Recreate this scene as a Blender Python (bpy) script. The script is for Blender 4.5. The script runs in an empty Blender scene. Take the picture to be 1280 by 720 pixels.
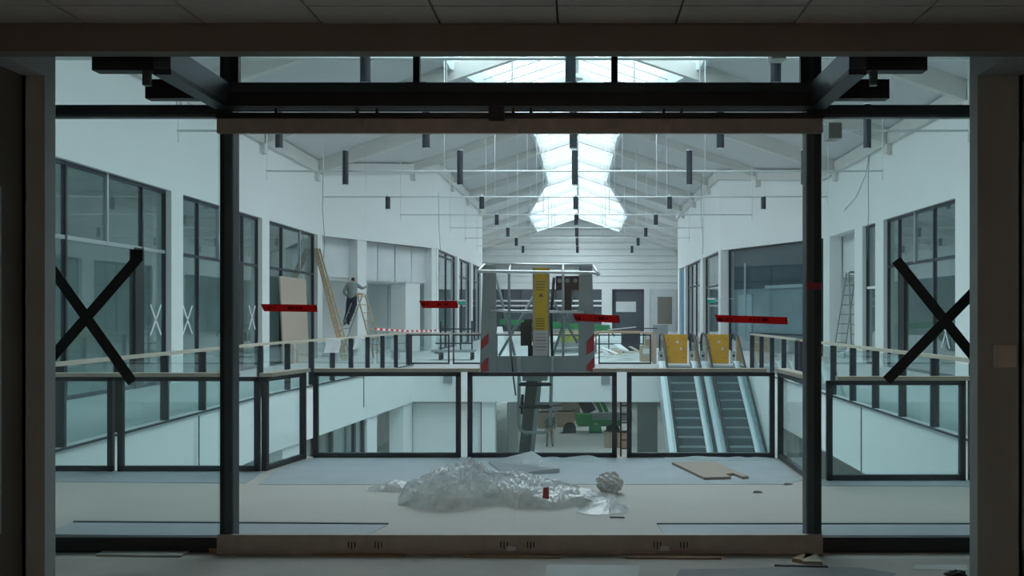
import bpy, math, random
from mathutils import Vector, noise, Matrix

random.seed(7)
scene = bpy.context.scene
COL = scene.collection
F = 1300.0            # focal length in pixels of the 1280x720 frame
CX, CY = 725.0, 392.0 # vanishing point of the hall's long axis
EYE = 1.65

# ------------------------------------------------------------------ camera
cam_d = bpy.data.cameras.new('camera')
cam_d.sensor_width = 36.0
cam_d.lens = F * 36.0 / 1280.0
cam_d.shift_x = -(CX - 640.0) / 1280.0
cam_d.shift_y = (CY - 360.0) / 1280.0
cam_d.clip_end = 400
cam = bpy.data.objects.new('camera', cam_d)
cam.location = (0, 0, EYE)
cam.rotation_euler = (math.radians(90), 0, 0)
COL.objects.link(cam)
scene.camera = cam

# ------------------------------------------------------------------ sky, exposure
world = bpy.data.worlds.new('overcast_sky')
scene.world = world
world.use_nodes = True
bg = world.node_tree.nodes['Background']
bg.inputs[0].default_value = (0.88, 0.94, 0.99, 1)
bg.inputs[1].default_value = 5.5

scene.view_settings.view_transform = 'Standard'
scene.view_settings.look = 'None'
scene.view_settings.gamma = 1.0
scene.view_settings.use_curve_mapping = False
scene.view_settings.exposure = 0.0
cy = scene.cycles
cy.max_bounces = 14
cy.diffuse_bounces = 6
cy.glossy_bounces = 4
cy.transmission_bounces = 6
cy.transparent_max_bounces = 40
cy.sample_clamp_indirect = 6.0
cy.caustics_reflective = False
cy.caustics_refractive = False
cy.use_denoising = True

# skylight outline: half width of the glazing along the hall
ROOM_FILL = 95.0           # watts of the unseen fill lamp added to the dim room
X0 = -0.15
RIDGE = 10.45
PITCH = 0.34
SKY = [(12.5, 3.8), (31.0, 3.8), (35.5, 2.95), (47.0, 1.9), (63.0, 1.85), (78.0, 3.75), (93.0, 3.75)]
def sky_w(y):
    for (a, wa), (b, wb) in zip(SKY, SKY[1:]):
        if a <= y <= b:
            return wa + (wb - wa) * (y - a) / (b - a)
    return 0.0
def roof_z(x):
    return RIDGE - PITCH * abs(x - X0)

# portals guide the sky light through the skylight openings (they add no light)
slope = math.atan(PITCH)
for (ya, yb) in ((12.5, 33.0), (33.0, 47.0), (47.0, 65.0), (65.0, 93.0)):
    w = max(sky_w(ya), sky_w(yb))
    for s in (-1, 1):
        ld = bpy.data.lights.new('skylight_portal', 'AREA')
        ld.shape = 'RECTANGLE'
        ld.size = w / math.cos(slope)
        ld.size_y = yb - ya
        ld.cycles.is_portal = True
        lo = bpy.data.objects.new('skylight_portal', ld)
        xm = X0 + s * w / 2
        lo.location = (xm, (ya + yb) / 2, roof_z(xm) + 0.55)
        lo.rotation_euler = (0, s * slope, 0)
        COL.objects.link(lo)

# ------------------------------------------------------------------ helpers
def PX(px, Y): return (px - CX) * Y / F
def PZ(py, Y): return EYE - (py - CY) * Y / F
def P(px, py, Y): return Vector((PX(px, Y), Y, PZ(py, Y)))
def YF(py, z=0.0): return (EYE - z) * F / (py - CY)   # depth of a point on a level at height z

def nodes_of(name):
    m = bpy.data.materials.new(name)
    m.use_nodes = True
    return m, m.node_tree, m.node_tree.nodes, m.node_tree.links

def mat(name, col, rough=0.6, metal=0.0, var=0.06, scale=3.0, bump=0.0, bscale=40.0, spec=0.5):
    m, nt, N, L = nodes_of(name)
    b = N['Principled BSDF']
    b.inputs['Roughness'].default_value = rough
    b.inputs['Metallic'].default_value = metal
    b.inputs['Specular IOR Level'].default_value = spec
    tc = N.new('ShaderNodeTexCoord')
    nz = N.new('ShaderNodeTexNoise'); nz.inputs['Scale'].default_value = scale; nz.inputs['Detail'].default_value = 5
    L.new(tc.outputs['Object'], nz.inputs['Vector'])
    mx = N.new('ShaderNodeMix'); mx.data_type = 'RGBA'
    mx.inputs['A'].default_value = tuple(max(0, c * (1 - var * 2)) for c in col) + (1,)
    mx.inputs['B'].default_value = tuple(min(1, c * (1 + var * 2)) for c in col) + (1,)
    L.new(nz.outputs['Fac'], mx.inputs['Factor'])
    L.new(mx.outputs['Result'], b.inputs['Base Color'])
    if bump > 0:
        n2 = N.new('ShaderNodeTexNoise'); n2.inputs['Scale'].default_value = bscale; n2.inputs['Detail'].default_value = 4
        L.new(tc.outputs['Object'], n2.inputs['Vector'])
        bp = N.new('ShaderNodeBump'); bp.inputs['Strength'].default_value = bump; bp.inputs['Distance'].default_value = 0.02
        L.new(n2.outputs['Fac'], bp.inputs['Height']); L.new(bp.outputs['Normal'], b.inputs['Normal'])
    return m

def glass(name, tint, base=0.03, grazing=0.8, dust_veil=0.02, dust_veil_col=(0.8, 0.85, 0.85), rough=0.01):
    m, nt, N, L = nodes_of(name)
    N.remove(N['Principled BSDF'])
    out = N['Material Output']
    tr = N.new('ShaderNodeBsdfTransparent'); tr.inputs[0].default_value = (*tint, 1)
    gl = N.new('ShaderNodeBsdfGlossy'); gl.inputs['Roughness'].default_value = rough
    lw = N.new('ShaderNodeLayerWeight'); lw.inputs['Blend'].default_value = 0.5
    pw = N.new('ShaderNodeMath'); pw.operation = 'POWER'; pw.inputs[1].default_value = 4.0
    ml = N.new('ShaderNodeMath'); ml.operation = 'MULTIPLY_ADD'; ml.inputs[1].default_value = grazing; ml.inputs[2].default_value = base
    L.new(lw.outputs['Facing'], pw.inputs[0]); L.new(pw.outputs[0], ml.inputs[0])
    m1 = N.new('ShaderNodeMixShader'); L.new(ml.outputs[0], m1.inputs[0]); L.new(tr.outputs[0], m1.inputs[1]); L.new(gl.outputs[0], m1.inputs[2])
    if dust_veil > 0:  # dust layer that also puts the hall's hazy veil into the glass
        df = N.new('ShaderNodeBsdfDiffuse'); df.inputs[0].default_value = (*dust_veil_col, 1)
        tl = N.new('ShaderNodeBsdfTranslucent'); tl.inputs[0].default_value = (*dust_veil_col, 1)
        md = N.new('ShaderNodeMixShader'); md.inputs[0].default_value = 0.5
        L.new(df.outputs[0], md.inputs[1]); L.new(tl.outputs[0], md.inputs[2])
        tc = N.new('ShaderNodeTexCoord'); nz = N.new('ShaderNodeTexNoise'); nz.inputs['Scale'].default_value = 0.9; nz.inputs['Detail'].default_value = 6
        L.new(tc.outputs['Object'], nz.inputs['Vector'])
        mm = N.new('ShaderNodeMath'); mm.operation = 'MULTIPLY'; mm.inputs[1].default_value = dust_veil * 2
        L.new(nz.outputs['Fac'], mm.inputs[0])
        m2 = N.new('ShaderNodeMixShader'); L.new(mm.outputs[0], m2.inputs[0]); L.new(m1.outputs[0], m2.inputs[1]); L.new(md.outputs[0], m2.inputs[2])
        L.new(m2.outputs[0], out.inputs['Surface'])
    else:
        L.new(m1.outputs[0], out.inputs['Surface'])
    return m

def plastic(name, col, alpha=0.45):
    m, nt, N, L = nodes_of(name)
    N.remove(N['Principled BSDF'])
    out = N['Material Output']
    df = N.new('ShaderNodeBsdfDiffuse'); df.inputs[0].default_value = (*col, 1)
    tl = N.new('ShaderNodeBsdfTranslucent'); tl.inputs[0].default_value = (*col, 1)
    gl = N.new('ShaderNodeBsdfGlossy'); gl.inputs['Roughness'].default_value = 0.16
    vo = N.new('ShaderNodeTexNoise'); vo.inputs['Scale'].default_value = 12; vo.inputs['Detail'].default_value = 3; vo.inputs['Distortion'].default_value = 1.5
    tcb = N.new('ShaderNodeTexCoord'); L.new(tcb.outputs['Object'], vo.inputs['Vector'])
    bpn = N.new('ShaderNodeBump'); bpn.inputs['Strength'].default_value = 0.35; bpn.inputs['Distance'].default_value = 0.03
    L.new(vo.outputs['Fac'], bpn.inputs['Height'])
    for nn_ in (gl, df, tl): L.new(bpn.outputs['Normal'], nn_.inputs['Normal'])
    tr = N.new('ShaderNodeBsdfTransparent')
    a = N.new('ShaderNodeMixShader'); a.inputs[0].default_value = 0.45; L.new(df.outputs[0], a.inputs[1]); L.new(tl.outputs[0], a.inputs[2])
    b = N.new('ShaderNodeMixShader'); b.inputs[0].default_value = 0.30; L.new(a.outputs[0], b.inputs[1]); L.new(gl.outputs[0], b.inputs[2])
    c = N.new('ShaderNodeMixShader'); L.new(b.outputs[0], c.inputs[1]); L.new(tr.outputs[0], c.inputs[2])
    tc = N.new('ShaderNodeTexCoord'); nz = N.new('ShaderNodeTexNoise'); nz.inputs['Scale'].default_value = 7; nz.inputs['Detail'].default_value = 5
    L.new(tc.outputs['Object'], nz.inputs['Vector'])
    mm = N.new('ShaderNodeMath'); mm.operation = 'MULTIPLY'; mm.inputs[1].default_value = alpha * 2
    L.new(nz.outputs['Fac'], mm.inputs[0]); L.new(mm.outputs[0], c.inputs[0])
    L.new(c.outputs[0], out.inputs['Surface'])
    return m

def emit(name, col, s):
    m, nt, N, L = nodes_of(name)
    b = N['Principled BSDF']
    b.inputs['Base Color'].default_value = (*col, 1)
    b.inputs['Emission Color'].default_value = (*col, 1)
    b.inputs['Emission Strength'].default_value = s
    return m

def tape_mat(name, col, ink, scale=(14, 3, 60)):
    """red adhesive tape with a line of smudged dark print along its middle"""
    m, nt, N, L = nodes_of(name)
    b = N['Principled BSDF']; b.inputs['Roughness'].default_value = 0.45
    tc = N.new('ShaderNodeTexCoord')
    sep = N.new('ShaderNodeSeparateXYZ'); L.new(tc.outputs['Generated'], sep.inputs[0])
    nz = N.new('ShaderNodeTexNoise'); nz.inputs['Scale'].default_value = 55; nz.inputs['Detail'].default_value = 2
    mp = N.new('ShaderNodeMapping'); mp.inputs['Scale'].default_value = (1, 1, 0.35)
    L.new(tc.outputs['Object'], mp.inputs[0]); L.new(mp.outputs[0], nz.inputs['Vector'])
    st = N.new('ShaderNodeMath'); st.operation = 'GREATER_THAN'; st.inputs[1].default_value = 0.47; L.new(nz.outputs['Fac'], st.inputs[0])
    a = N.new('ShaderNodeMath'); a.operation = 'SUBTRACT'; a.inputs[1].default_value = 0.5; L.new(sep.outputs['Z'], a.inputs[0])
    ab = N.new('ShaderNodeMath'); ab.operation = 'ABSOLUTE'; L.new(a.outputs[0], ab.inputs[0])
    lt = N.new('ShaderNodeMath'); lt.operation = 'LESS_THAN'; lt.inputs[1].default_value = 0.17; L.new(ab.outputs[0], lt.inputs[0])
    wv = N.new('ShaderNodeMath'); wv.operation = 'SINE'
    sc = N.new('ShaderNodeMath'); sc.operation = 'MULTIPLY'; sc.inputs[1].default_value = 13.0; L.new(sep.outputs['X'], sc.inputs[0]); L.new(sc.outputs[0], wv.inputs[0])
    gt = N.new('ShaderNodeMath'); gt.operation = 'GREATER_THAN'; gt.inputs[1].default_value = -0.1; L.new(wv.outputs[0], gt.inputs[0])
    m1 = N.new('ShaderNodeMath'); m1.operation = 'MULTIPLY'; L.new(lt.outputs[0], m1.inputs[0]); L.new(gt.outputs[0], m1.inputs[1])
    m2 = N.new('ShaderNodeMath'); m2.operation = 'MULTIPLY'; L.new(m1.outputs[0], m2.inputs[0]); L.new(st.outputs[0], m2.inputs[1])
    mx = N.new('ShaderNodeMix'); mx.data_type = 'RGBA'; mx.inputs['A'].default_value = (*col, 1); mx.inputs['B'].default_value = (*ink, 1)
    L.new(m2.outputs[0], mx.inputs['Factor']); L.new(mx.outputs['Result'], b.inputs['Base Color'])
    tl = N.new('ShaderNodeBsdfTranslucent'); L.new(mx.outputs['Result'], tl.inputs[0])
    ms = N.new('ShaderNodeMixShader'); ms.inputs[0].default_value = 0.7
    L.new(b.outputs[0], ms.inputs[1]); L.new(tl.outputs[0], ms.inputs[2]); L.new(ms.outputs[0], N['Material Output'].inputs['Surface'])
    return m

def stripe_mat(name, c1, c2, n):
    m, nt, N, L = nodes_of(name)
    b = N['Principled BSDF']; b.inputs['Roughness'].default_value = 0.5
    tc = N.new('ShaderNodeTexCoord'); sep = N.new('ShaderNodeSeparateXYZ'); L.new(tc.outputs['Generated'], sep.inputs[0])
    sc = N.new('ShaderNodeMath'); sc.operation = 'MULTIPLY'; sc.inputs[1].default_value = n; L.new(sep.outputs['X'], sc.inputs[0])
    fr = N.new('ShaderNodeMath'); fr.operation = 'FRACT'; L.new(sc.outputs[0], fr.inputs[0])
    gt = N.new('ShaderNodeMath'); gt.operation = 'GREATER_THAN'; gt.inputs[1].default_value = 0.5; L.new(fr.outputs[0], gt.inputs[0])
    mx = N.new('ShaderNodeMix'); mx.data_type = 'RGBA'; mx.inputs['A'].default_value = (*c1, 1); mx.inputs['B'].default_value = (*c2, 1)
    L.new(gt.outputs[0], mx.inputs['Factor']); L.new(mx.outputs['Result'], b.inputs['Base Color'])
    return m

M = dict(
    white=mat('white_plaster', (0.80, 0.82, 0.81), 0.8, var=0.02, scale=0.6),
    fascia=mat('white_fascia_paint', (0.86, 0.88, 0.87), 0.6, var=0.012, scale=0.5),
    board=mat('plasterboard_grey_white', (0.66, 0.69, 0.70), 0.8, var=0.06, scale=1.2),
    roof=mat('grey_roof_deck', (0.60, 0.61, 0.62), 0.8, var=0.03, scale=1),
    glulam=mat('pale_painted_glulam', (0.66, 0.65, 0.62), 0.65, var=0.04, scale=2),
    skybar=mat('white_glazing_bar', (0.70, 0.76, 0.79), 0.5, var=0.01),
    skyglass=glass('skylight_glass', (0.93, 0.97, 0.98), 0.02, 0.5, 0.0),
    beige=mat('beige_screed', (0.56, 0.545, 0.49), 0.75, var=0.05, scale=1.2, bump=0.05),
    sheet=mat('blue_grey_floor_sheet', (0.41, 0.46, 0.49), 0.6, var=0.08, scale=2.5, bump=0.15, bscale=8),
    farfloor=mat('pale_upper_floor', (0.60, 0.62, 0.61), 0.6, var=0.05, scale=0.8),
    lowfloor=mat('pale_lower_floor', (0.62, 0.64, 0.63), 0.6, var=0.06, scale=0.5),
    concrete=mat('shop_concrete', (0.66, 0.70, 0.69), 0.85, var=0.13, scale=0.7),
    darkglass_back=mat('dark_shop_cladding', (0.06, 0.085, 0.10), 0.5, var=0.2, scale=0.4),
    dustglass_back=mat('dusty_shop_cladding', (0.40, 0.46, 0.47), 0.7, var=0.22, scale=0.9),
    steel=mat('dark_anthracite_steel', (0.028, 0.034, 0.045), 0.45, metal=0.0, var=0.05),
    steelblue=mat('anthracite_post', (0.10, 0.125, 0.15), 0.35, metal=0.2, var=0.05),
    black=mat('black_powder_coat', (0.010, 0.011, 0.013), 0.5, var=0.05),
    alu=mat('brushed_door_rail', (0.44, 0.40, 0.36), 0.45, metal=0.15, var=0.15, scale=9),
    silver=mat('silver_metal', (0.62, 0.65, 0.66), 0.3, metal=0.8, var=0.04),
    doorglass=glass('door_glass', (0.955, 0.98, 0.98), 0.008, 0.5, 0.012),
    sideglass=glass('sidelight_glass', (0.90, 0.955, 0.95), 0.008, 0.5, 0.012),
    balglass=glass('balustrade_glass', (0.90, 0.965, 0.965), 0.02, 0.6, 0.012),
    shopglass=glass('shop_glass', (0.84, 0.92, 0.92), 0.06, 0.8, 0.055),
    shopdark=glass('dark_shop_glass', (0.82, 0.88, 0.90), 0.035, 0.6, 0.03),
    wood=mat('pale_handrail_wood', (0.50, 0.44, 0.35), 0.5, var=0.08, scale=6),
    chip=mat('pinkish_chipboard', (0.47, 0.38, 0.31), 0.8, var=0.08, scale=25),
    ladderwood=mat('ladder_wood', (0.52, 0.39, 0.25), 0.6, var=0.08, scale=8),
    yellow=mat('yellow_shuttering_board', (0.60, 0.31, 0.035), 0.5, var=0.12, scale=4),
    signyellow=mat('yellow_sign', (0.72, 0.47, 0.02), 0.5, var=0.04),
    label=mat('white_label', (0.62, 0.60, 0.60), 0.5, var=0.05),
    ink=mat('sign_ink', (0.05, 0.04, 0.02), 0.6),
    red=tape_mat('red_tape', (0.66, 0.06, 0.065), (0.24, 0.02, 0.025)),
    redplain=mat('red_decal', (0.42, 0.035, 0.05), 0.5),
    blacktape=mat('black_tape', (0.008, 0.007, 0.008), 0.6),
    whitetape=mat('white_tape', (0.8, 0.82, 0.82), 0.6),
    lift=mat('grey_lift_paint', (0.31, 0.36, 0.37), 0.5, var=0.06, scale=3),
    liftdark=mat('dark_lift_boom', (0.065, 0.085, 0.07), 0.5, var=0.15, scale=5),
    rubber=mat('black_rubber', (0.02, 0.02, 0.022), 0.8),
    green=mat('green_machine_paint', (0.03, 0.30, 0.10), 0.45, var=0.06),
    escstep=mat('escalator_step_metal', (0.135, 0.175, 0.185), 0.55, metal=0.0, var=0.06, scale=6),
    escnose=mat('escalator_step_edge', (0.34, 0.40, 0.41), 0.5),
    escdeck=mat('escalator_deck_aluminium', (0.62, 0.69, 0.71), 0.4, metal=0.15, var=0.03),
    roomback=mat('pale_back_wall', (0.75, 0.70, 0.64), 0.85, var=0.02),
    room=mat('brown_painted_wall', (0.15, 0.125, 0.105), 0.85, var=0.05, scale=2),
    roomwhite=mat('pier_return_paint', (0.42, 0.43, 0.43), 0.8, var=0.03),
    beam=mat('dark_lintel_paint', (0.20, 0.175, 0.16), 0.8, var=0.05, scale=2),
    tile=mat('mineral_ceiling_tile', (0.60, 0.53, 0.49), 0.9, var=0.05, scale=12, bump=0.1, bscale=90),
    grid=mat('ceiling_grid_bar', (0.12, 0.105, 0.10), 0.7),
    screed=mat('shop_screed', (0.44, 0.42, 0.38), 0.85, var=0.16, scale=1.7, bump=0.1),
    patch=mat('dark_screed', (0.25, 0.27, 0.27), 0.8, var=0.15, scale=4),
    greyboard=mat('grey_tile_offcut', (0.48, 0.51, 0.48), 0.7, var=0.05),
    offwood=mat('timber_offcut', (0.42, 0.30, 0.18), 0.7, var=0.1, scale=10),
    film=plastic('crumpled_clear_film', (0.88, 0.91, 0.91), 0.42),
    foil=plastic('folded_floor_foil', (0.72, 0.78, 0.80), 0.1),
    card=mat('cardboard', (0.40, 0.30, 0.21), 0.8, var=0.06),
    cloth=mat('white_rag', (0.93, 0.94, 0.95), 0.9, var=0.02),
    stripe=stripe_mat('red_white_barrier_tape', (0.70, 0.03, 0.04), (0.85, 0.85, 0.85), 13),
    lampw=mat('lamp_rim_white', (0.8, 0.84, 0.86), 0.5),
    lampk=mat('lamp_body_dark', (0.035, 0.042, 0.055), 0.4, metal=0.2),
    rod=mat('white_light_rail', (0.86, 0.89, 0.90), 0.4),
    exitgreen=mat('exit_sign_green', (0.03, 0.42, 0.30), 0.5),
    bluep=mat('blue_panel', (0.06, 0.22, 0.36), 0.5),
    brownp=mat('brown_panel', (0.23, 0.21, 0.18), 0.7, var=0.08),
    greyp=mat('grey_vent', (0.30, 0.32, 0.32), 0.6),
    skin=mat('skin', (0.50, 0.33, 0.25), 0.6),
    hair=mat('dark_hair', (0.015, 0.012, 0.010), 0.7),
    shirt=mat('grey_checked_shirt', (0.25, 0.29, 0.28), 0.9, var=0.25, scale=30),
    trousers=mat('navy_trousers', (0.030, 0.034, 0.055), 0.9, var=0.1, scale=10),
    olive=mat('olive_jacket', (0.10, 0.13, 0.11), 0.9, var=0.1),
    tan=mat('tan_trousers', (0.30, 0.27, 0.22), 0.9, var=0.1),
    shoe=mat('dark_shoe', (0.03, 0.03, 0.03), 0.7),
    lemon=mat('yellow_green_packaging', (0.32, 0.34, 0.06), 0.7, var=0.3, scale=8),
    lowfill=emit('lower_fill_glow', (0.92, 0.98, 1.0), 30.0),  # glow of the fill lights added under the slab
)

def V(*a): return Vector(a)

class MB:
    def __init__(s): s.v, s.f, s.m = [], [], []
    def add(s, vs, fs, mi=0):
        o = len(s.v); s.v += [tuple(v) for v in vs]
        for f in fs: s.f.append(tuple(i + o for i in f)); s.m.append(mi)
        return s
    def hexa(s, b, t, mi=0):
        """b, t: four corners of the bottom and the top, same order"""
        return s.add(list(b) + list(t), [(3, 2, 1, 0), (4, 5, 6, 7), (0, 1, 5, 4), (1, 2, 6, 5), (2, 3, 7, 6), (3, 0, 4, 7)], mi)
    def box(s, x0, x1, y0, y1, z0, z1, mi=0):
        if x0 > x1: x0, x1 = x1, x0
        if y0 > y1: y0, y1 = y1, y0
        if z0 > z1: z0, z1 = z1, z0
        return s.hexa([(x0, y0, z0), (x1, y0, z0), (x1, y1, z0), (x0, y1, z0)], [(x0, y0, z1), (x1, y0, z1), (x1, y1, z1), (x0, y1, z1)], mi)
    def bar(s, p, q, w, h, up=(0, 0, 1), mi=0):
        """rectangular bar from p to q; w sideways, h along up"""
        p, q, up = Vector(p), Vector(q), Vector(up)
        a = (q - p).normalized(); sd = a.cross(up)
        if sd.length < 1e-5: sd = a.cross(Vector((0, 1, 0)))
        sd.normalize(); u = sd.cross(a).normalized()
        c = [(-w / 2, -h / 2), (w / 2, -h / 2), (w / 2, h / 2), (-w / 2, h / 2)]
        return s.hexa([p + sd * x + u * y for x, y in c][::-1], [q + sd * x + u * y for x, y in c][::-1], mi)
    def tube(s, pts, r, n=8, mi=0, r2=None):
        pts = [Vector(p) for p in pts]
        rings = []
        for i, p in enumerate(pts):
            a = (pts[min(i + 1, len(pts) - 1)] - pts[max(i - 1, 0)]).normalized()
            ref = Vector((0, 0, 1)) if abs(a.z) < 0.9 else Vector((1, 0, 0))
            u = a.cross(ref).normalized(); w = a.cross(u).normalized()
            rr = r if r2 is None else r + (r2 - r) * i / (len(pts) - 1)
            rings.append([p + (u * math.cos(t) + w * math.sin(t)) * rr for t in [2 * math.pi * k / n for k in range(n)]])
        vs = [v for ring in rings for v in ring]; fs = []
        for i in range(len(pts) - 1):
            for k in range(n):
                fs.append((i * n + k, i * n + (k + 1) % n, (i + 1) * n + (k + 1) % n, (i + 1) * n + k))
        fs.append(tuple(range(n))[::-1]); fs.append(tuple((len(pts) - 1) * n + k for k in range(n)))
        return s.add(vs, fs, mi)
    def prism(s, poly, z0, z1, side=0, top=0):
        """vertical prism over a plan polygon given counter-clockwise"""
        n = len(poly)
        vs = [(x, y, z0) for x, y in poly] + [(x, y, z1) for x, y in poly]
        s.add(vs, [tuple(range(n))[::-1]] + [(i, (i + 1) % n, n + (i + 1) % n, n + i) for i in range(n)], side)
        s.add([(x, y, z1) for x, y in poly], [tuple(range(n))], top)
        return s
    def plate(s, pts, nrm, th, mi=0):
        """flat plate of thickness th behind a planar outline"""
        n = len(pts); pts = [Vector(p) for p in pts]; d = Vector(nrm).normalized() * th
        return s.add(pts + [p - d for p in pts], [tuple(range(n)), tuple(range(n, 2 * n))[::-1]] + [(i, n + i, n + (i + 1) % n, (i + 1) % n) for i in range(n)], mi)
    def build(s, name, mats, parent=None, smooth=False):
        me = bpy.data.meshes.new(name)
        off = Vector((0, 0, 0)); r = parent
        while r is not None: off += r.location; r = r.parent
        me.from_pydata([tuple(Vector(v) - off) for v in s.v], [], s.f)
        for m in (mats if isinstance(mats, (list, tuple)) else [mats]): me.materials.append(M[m] if isinstance(m, str) else m)
        me.polygons.foreach_set('material_index', s.m)
        if smooth: me.polygons.foreach_set('use_smooth', [True] * len(s.f))
        me.update()
        o = bpy.data.objects.new(name, me); COL.objects.link(o)
        if parent is not None: o.parent = parent
        return o

def tag(o, label=None, cat=None, group=None, kind=None):
    if label: o['label'] = label
    if cat: o['category'] = cat
    if group: o['group'] = group
    if kind: o['kind'] = kind
    return o
def thing(name, label, cat, loc=(0, 0, 0), group=None, kind=None):
    o = bpy.data.objects.new(name, None); COL.objects.link(o)
    o.location = loc; o.empty_display_size = 0.2
    return tag(o, label, cat, group, kind)
def copy_part(src, parent, loc=(0, 0, 0)):
    c = src.copy(); COL.objects.link(c); c.parent = parent; c.location = loc
    return c
def box(name, m, parent, *a):
    return MB().box(*a).build(name, m, parent)
def bar(name, m, parent, p, q, w, h, up=(0, 0, 1)):
    return MB().bar(p, q, w, h, up).build(name, m, parent)
def tube(name, m, parent, pts, r, n=8):
    return MB().tube(pts, r, n).build(name, m, parent, smooth=True)

# ================================================================== STRUCTURE
YD = 7.13              # plane of the glass doors
ZL = -5.0              # lower floor
SLAB = 1.23            # depth of the white slab edge
WL = [(-9.65, 7.5), (-9.65, 38.5), (-6.35, 46.5), (-6.2, 66.0), (-9.15, 74.0), (-9.15, 97.0)]
WR = [(9.4, 7.5), (9.4, 40.0), (6.4, 47.7), (6.4, 68.0), (9.15, 75.0), (9.15, 97.0)]
HSHOP = 4.55

# upper floor as four slabs round the void
def slab(name, poly, topmat, label):
    o = MB().prism(poly, -SLAB, 0.0, 0, 1).build(name, ['fascia', topmat])
    return tag(o, label, 'floor', kind='structure')
VL, VR = -6.35, 5.12
NEARC, NEARL, NEARR = 12.0, 10.95, 10.35
slab('floor_bridge', [(-15.5, 7.0), (15.5, 7.0), (15.5, NEARR), (2.27, NEARR), (2.27, NEARC), (-3.2, NEARC), (-3.36, NEARL), (-15.5, NEARL)], 'beige', 'beige screed floor outside the glass doors')
slab('floor_gallery_left', [(-15.5, NEARL), (VL, NEARL), (-6.42, 21.0), (-5.45, 33.9), (-15.5, 33.9)], 'farfloor', 'pale gallery floor along the left shop windows')
slab('floor_gallery_right', [(VR, NEARR), (15.5, NEARR), (15.5, 33.9), (VR, 33.9)], 'farfloor', 'pale gallery floor along the right shop windows')
slab('floor_far', [(-15.5, 33.9), (15.5, 33.9), (15.5, 98), (-15.5, 98)], 'farfloor', 'pale upper floor beyond the escalators')
tag(MB().box(-16, 16, 7.0, 98, ZL - 0.3, ZL).build('floor_lower', 'lowfloor'), 'pale floor of the lower storey', 'floor', kind='structure')

# walls: white band above the shop fronts plus columns; outer envelope
def band(name, pts, label, sgn):
    w = thing(name, label, 'wall', (pts[0][0], pts[0][1], 0), kind='structure')
    for (a, b) in zip(pts, pts[1:]):
        d = Vector((b[0] - a[0], b[1] - a[1])).normalized(); n = Vector((-d.y, d.x)) * sgn * 0.35
        z = [roof_z(a[0]) + 0.1, roof_z(b[0]) + 0.1]
        MB().hexa([(a[0], a[1], HSHOP), (b[0], b[1], HSHOP), (b[0] + n.x, b[1] + n.y, HSHOP), (a[0] + n.x, a[1] + n.y, HSHOP)],
                  [(a[0], a[1], z[0]), (b[0], b[1], z[1]), (b[0] + n.x, b[1] + n.y, z[1]), (a[0] + n.x, a[1] + n.y, z[0])]).build('upper_wall', 'white', w)
    return w
wall_left = band('wall_left', WL, 'white upper wall above the left shop windows', 1)
wall_right = band('wall_right', WR, 'white upper wall above the right shop windows', -1)
def column(wall, x, y, wy, sgn, wx=0.45, z0=0.0, z1=HSHOP, name='column', m='white'):
    return box(name, m, wall, x, x + sgn * wx, y - wy / 2, y + wy / 2, z0, z1)
for y in (11.6, 18.2, 24.85, 31.85, 38.5): column(wall_left, -9.62, y, 0.72, -1)
for y in (53.2, 60.0, 66.0): column(wall_left, -6.23, y, 0.85, -1)
column(wall_left, -6.37, 46.6, 0.5, -1, 0.5)
for y in (12, 18.5, 25.4): column(wall_right, 9.38, y, 1.2, 1)
column(wall_right, 9.38, 32.6, 0.9, 1); column(wall_right, 9.38, 35.05, 1.0, 1); column(wall_right, 9.38, 39.6, 1.0, 1)
column(wall_right, 6.42, 47.9, 0.8, 1, 0.35); column(wall_right, 6.42, 55.0, 1.3, 1); column(wall_right, 6.42, 63.7, 0.8, 1)
column(wall_right, 6.42, 67.8, 1.2, 1)

env = thing('wall_outer_envelope', 'added light-tight envelope and concrete walls behind the shop units', 'wall', (0, 98, 0), kind='structure')
box('side_wall', 'concrete', env, -15.8, -15.4, 7, 98, ZL, 6.5)  # envelope walls added out of view to keep stray sky light out
box('side_wall', 'concrete', env, 15.4, 15.8, 7, 98, ZL, 6.5)
box('envelope_end', 'concrete', env, -15.8, 15.8, 97.9, 98.3, ZL, 11)
# shop unit partitions, ceilings and back walls behind the glass
for s, xs, yy in ((-1, -9.95, (7.5, 18.2, 24.85, 31.85, 38.4)), (1, 9.75, (7.5, 18.5, 25.4, 32.6, 35.05, 39.6))):
    for y in yy: box('partition', 'concrete', env, xs, xs + s * 5.0, y - 0.1, y + 0.1, 0, HSHOP)
    box('shop_ceiling', 'concrete', env, xs, xs + s * 5.6, 7.5, 39.5, HSHOP, HSHOP + 0.2)
    box('shop_back', 'concrete', env, xs + s * 3.6, xs + s * 3.8, 7.5, 39.5, 0, HSHOP)
for s, xs in ((-1, -6.7), (1, 6.8)):
    box('shop_ceiling', 'board', env, xs, xs + s * 4, 48.2, 68, HSHOP, HSHOP + 0.2)
    box('shop_back', 'board', env, xs + s * 2.2, xs + s * 2.4, 48.2, 68, 0, HSHOP)
    for y in (53.2, 60.0, 66.5): box('partition', 'board', env, xs, xs + s * 3, y - 0.1, y + 0.1, 0, HSHOP)

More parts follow.
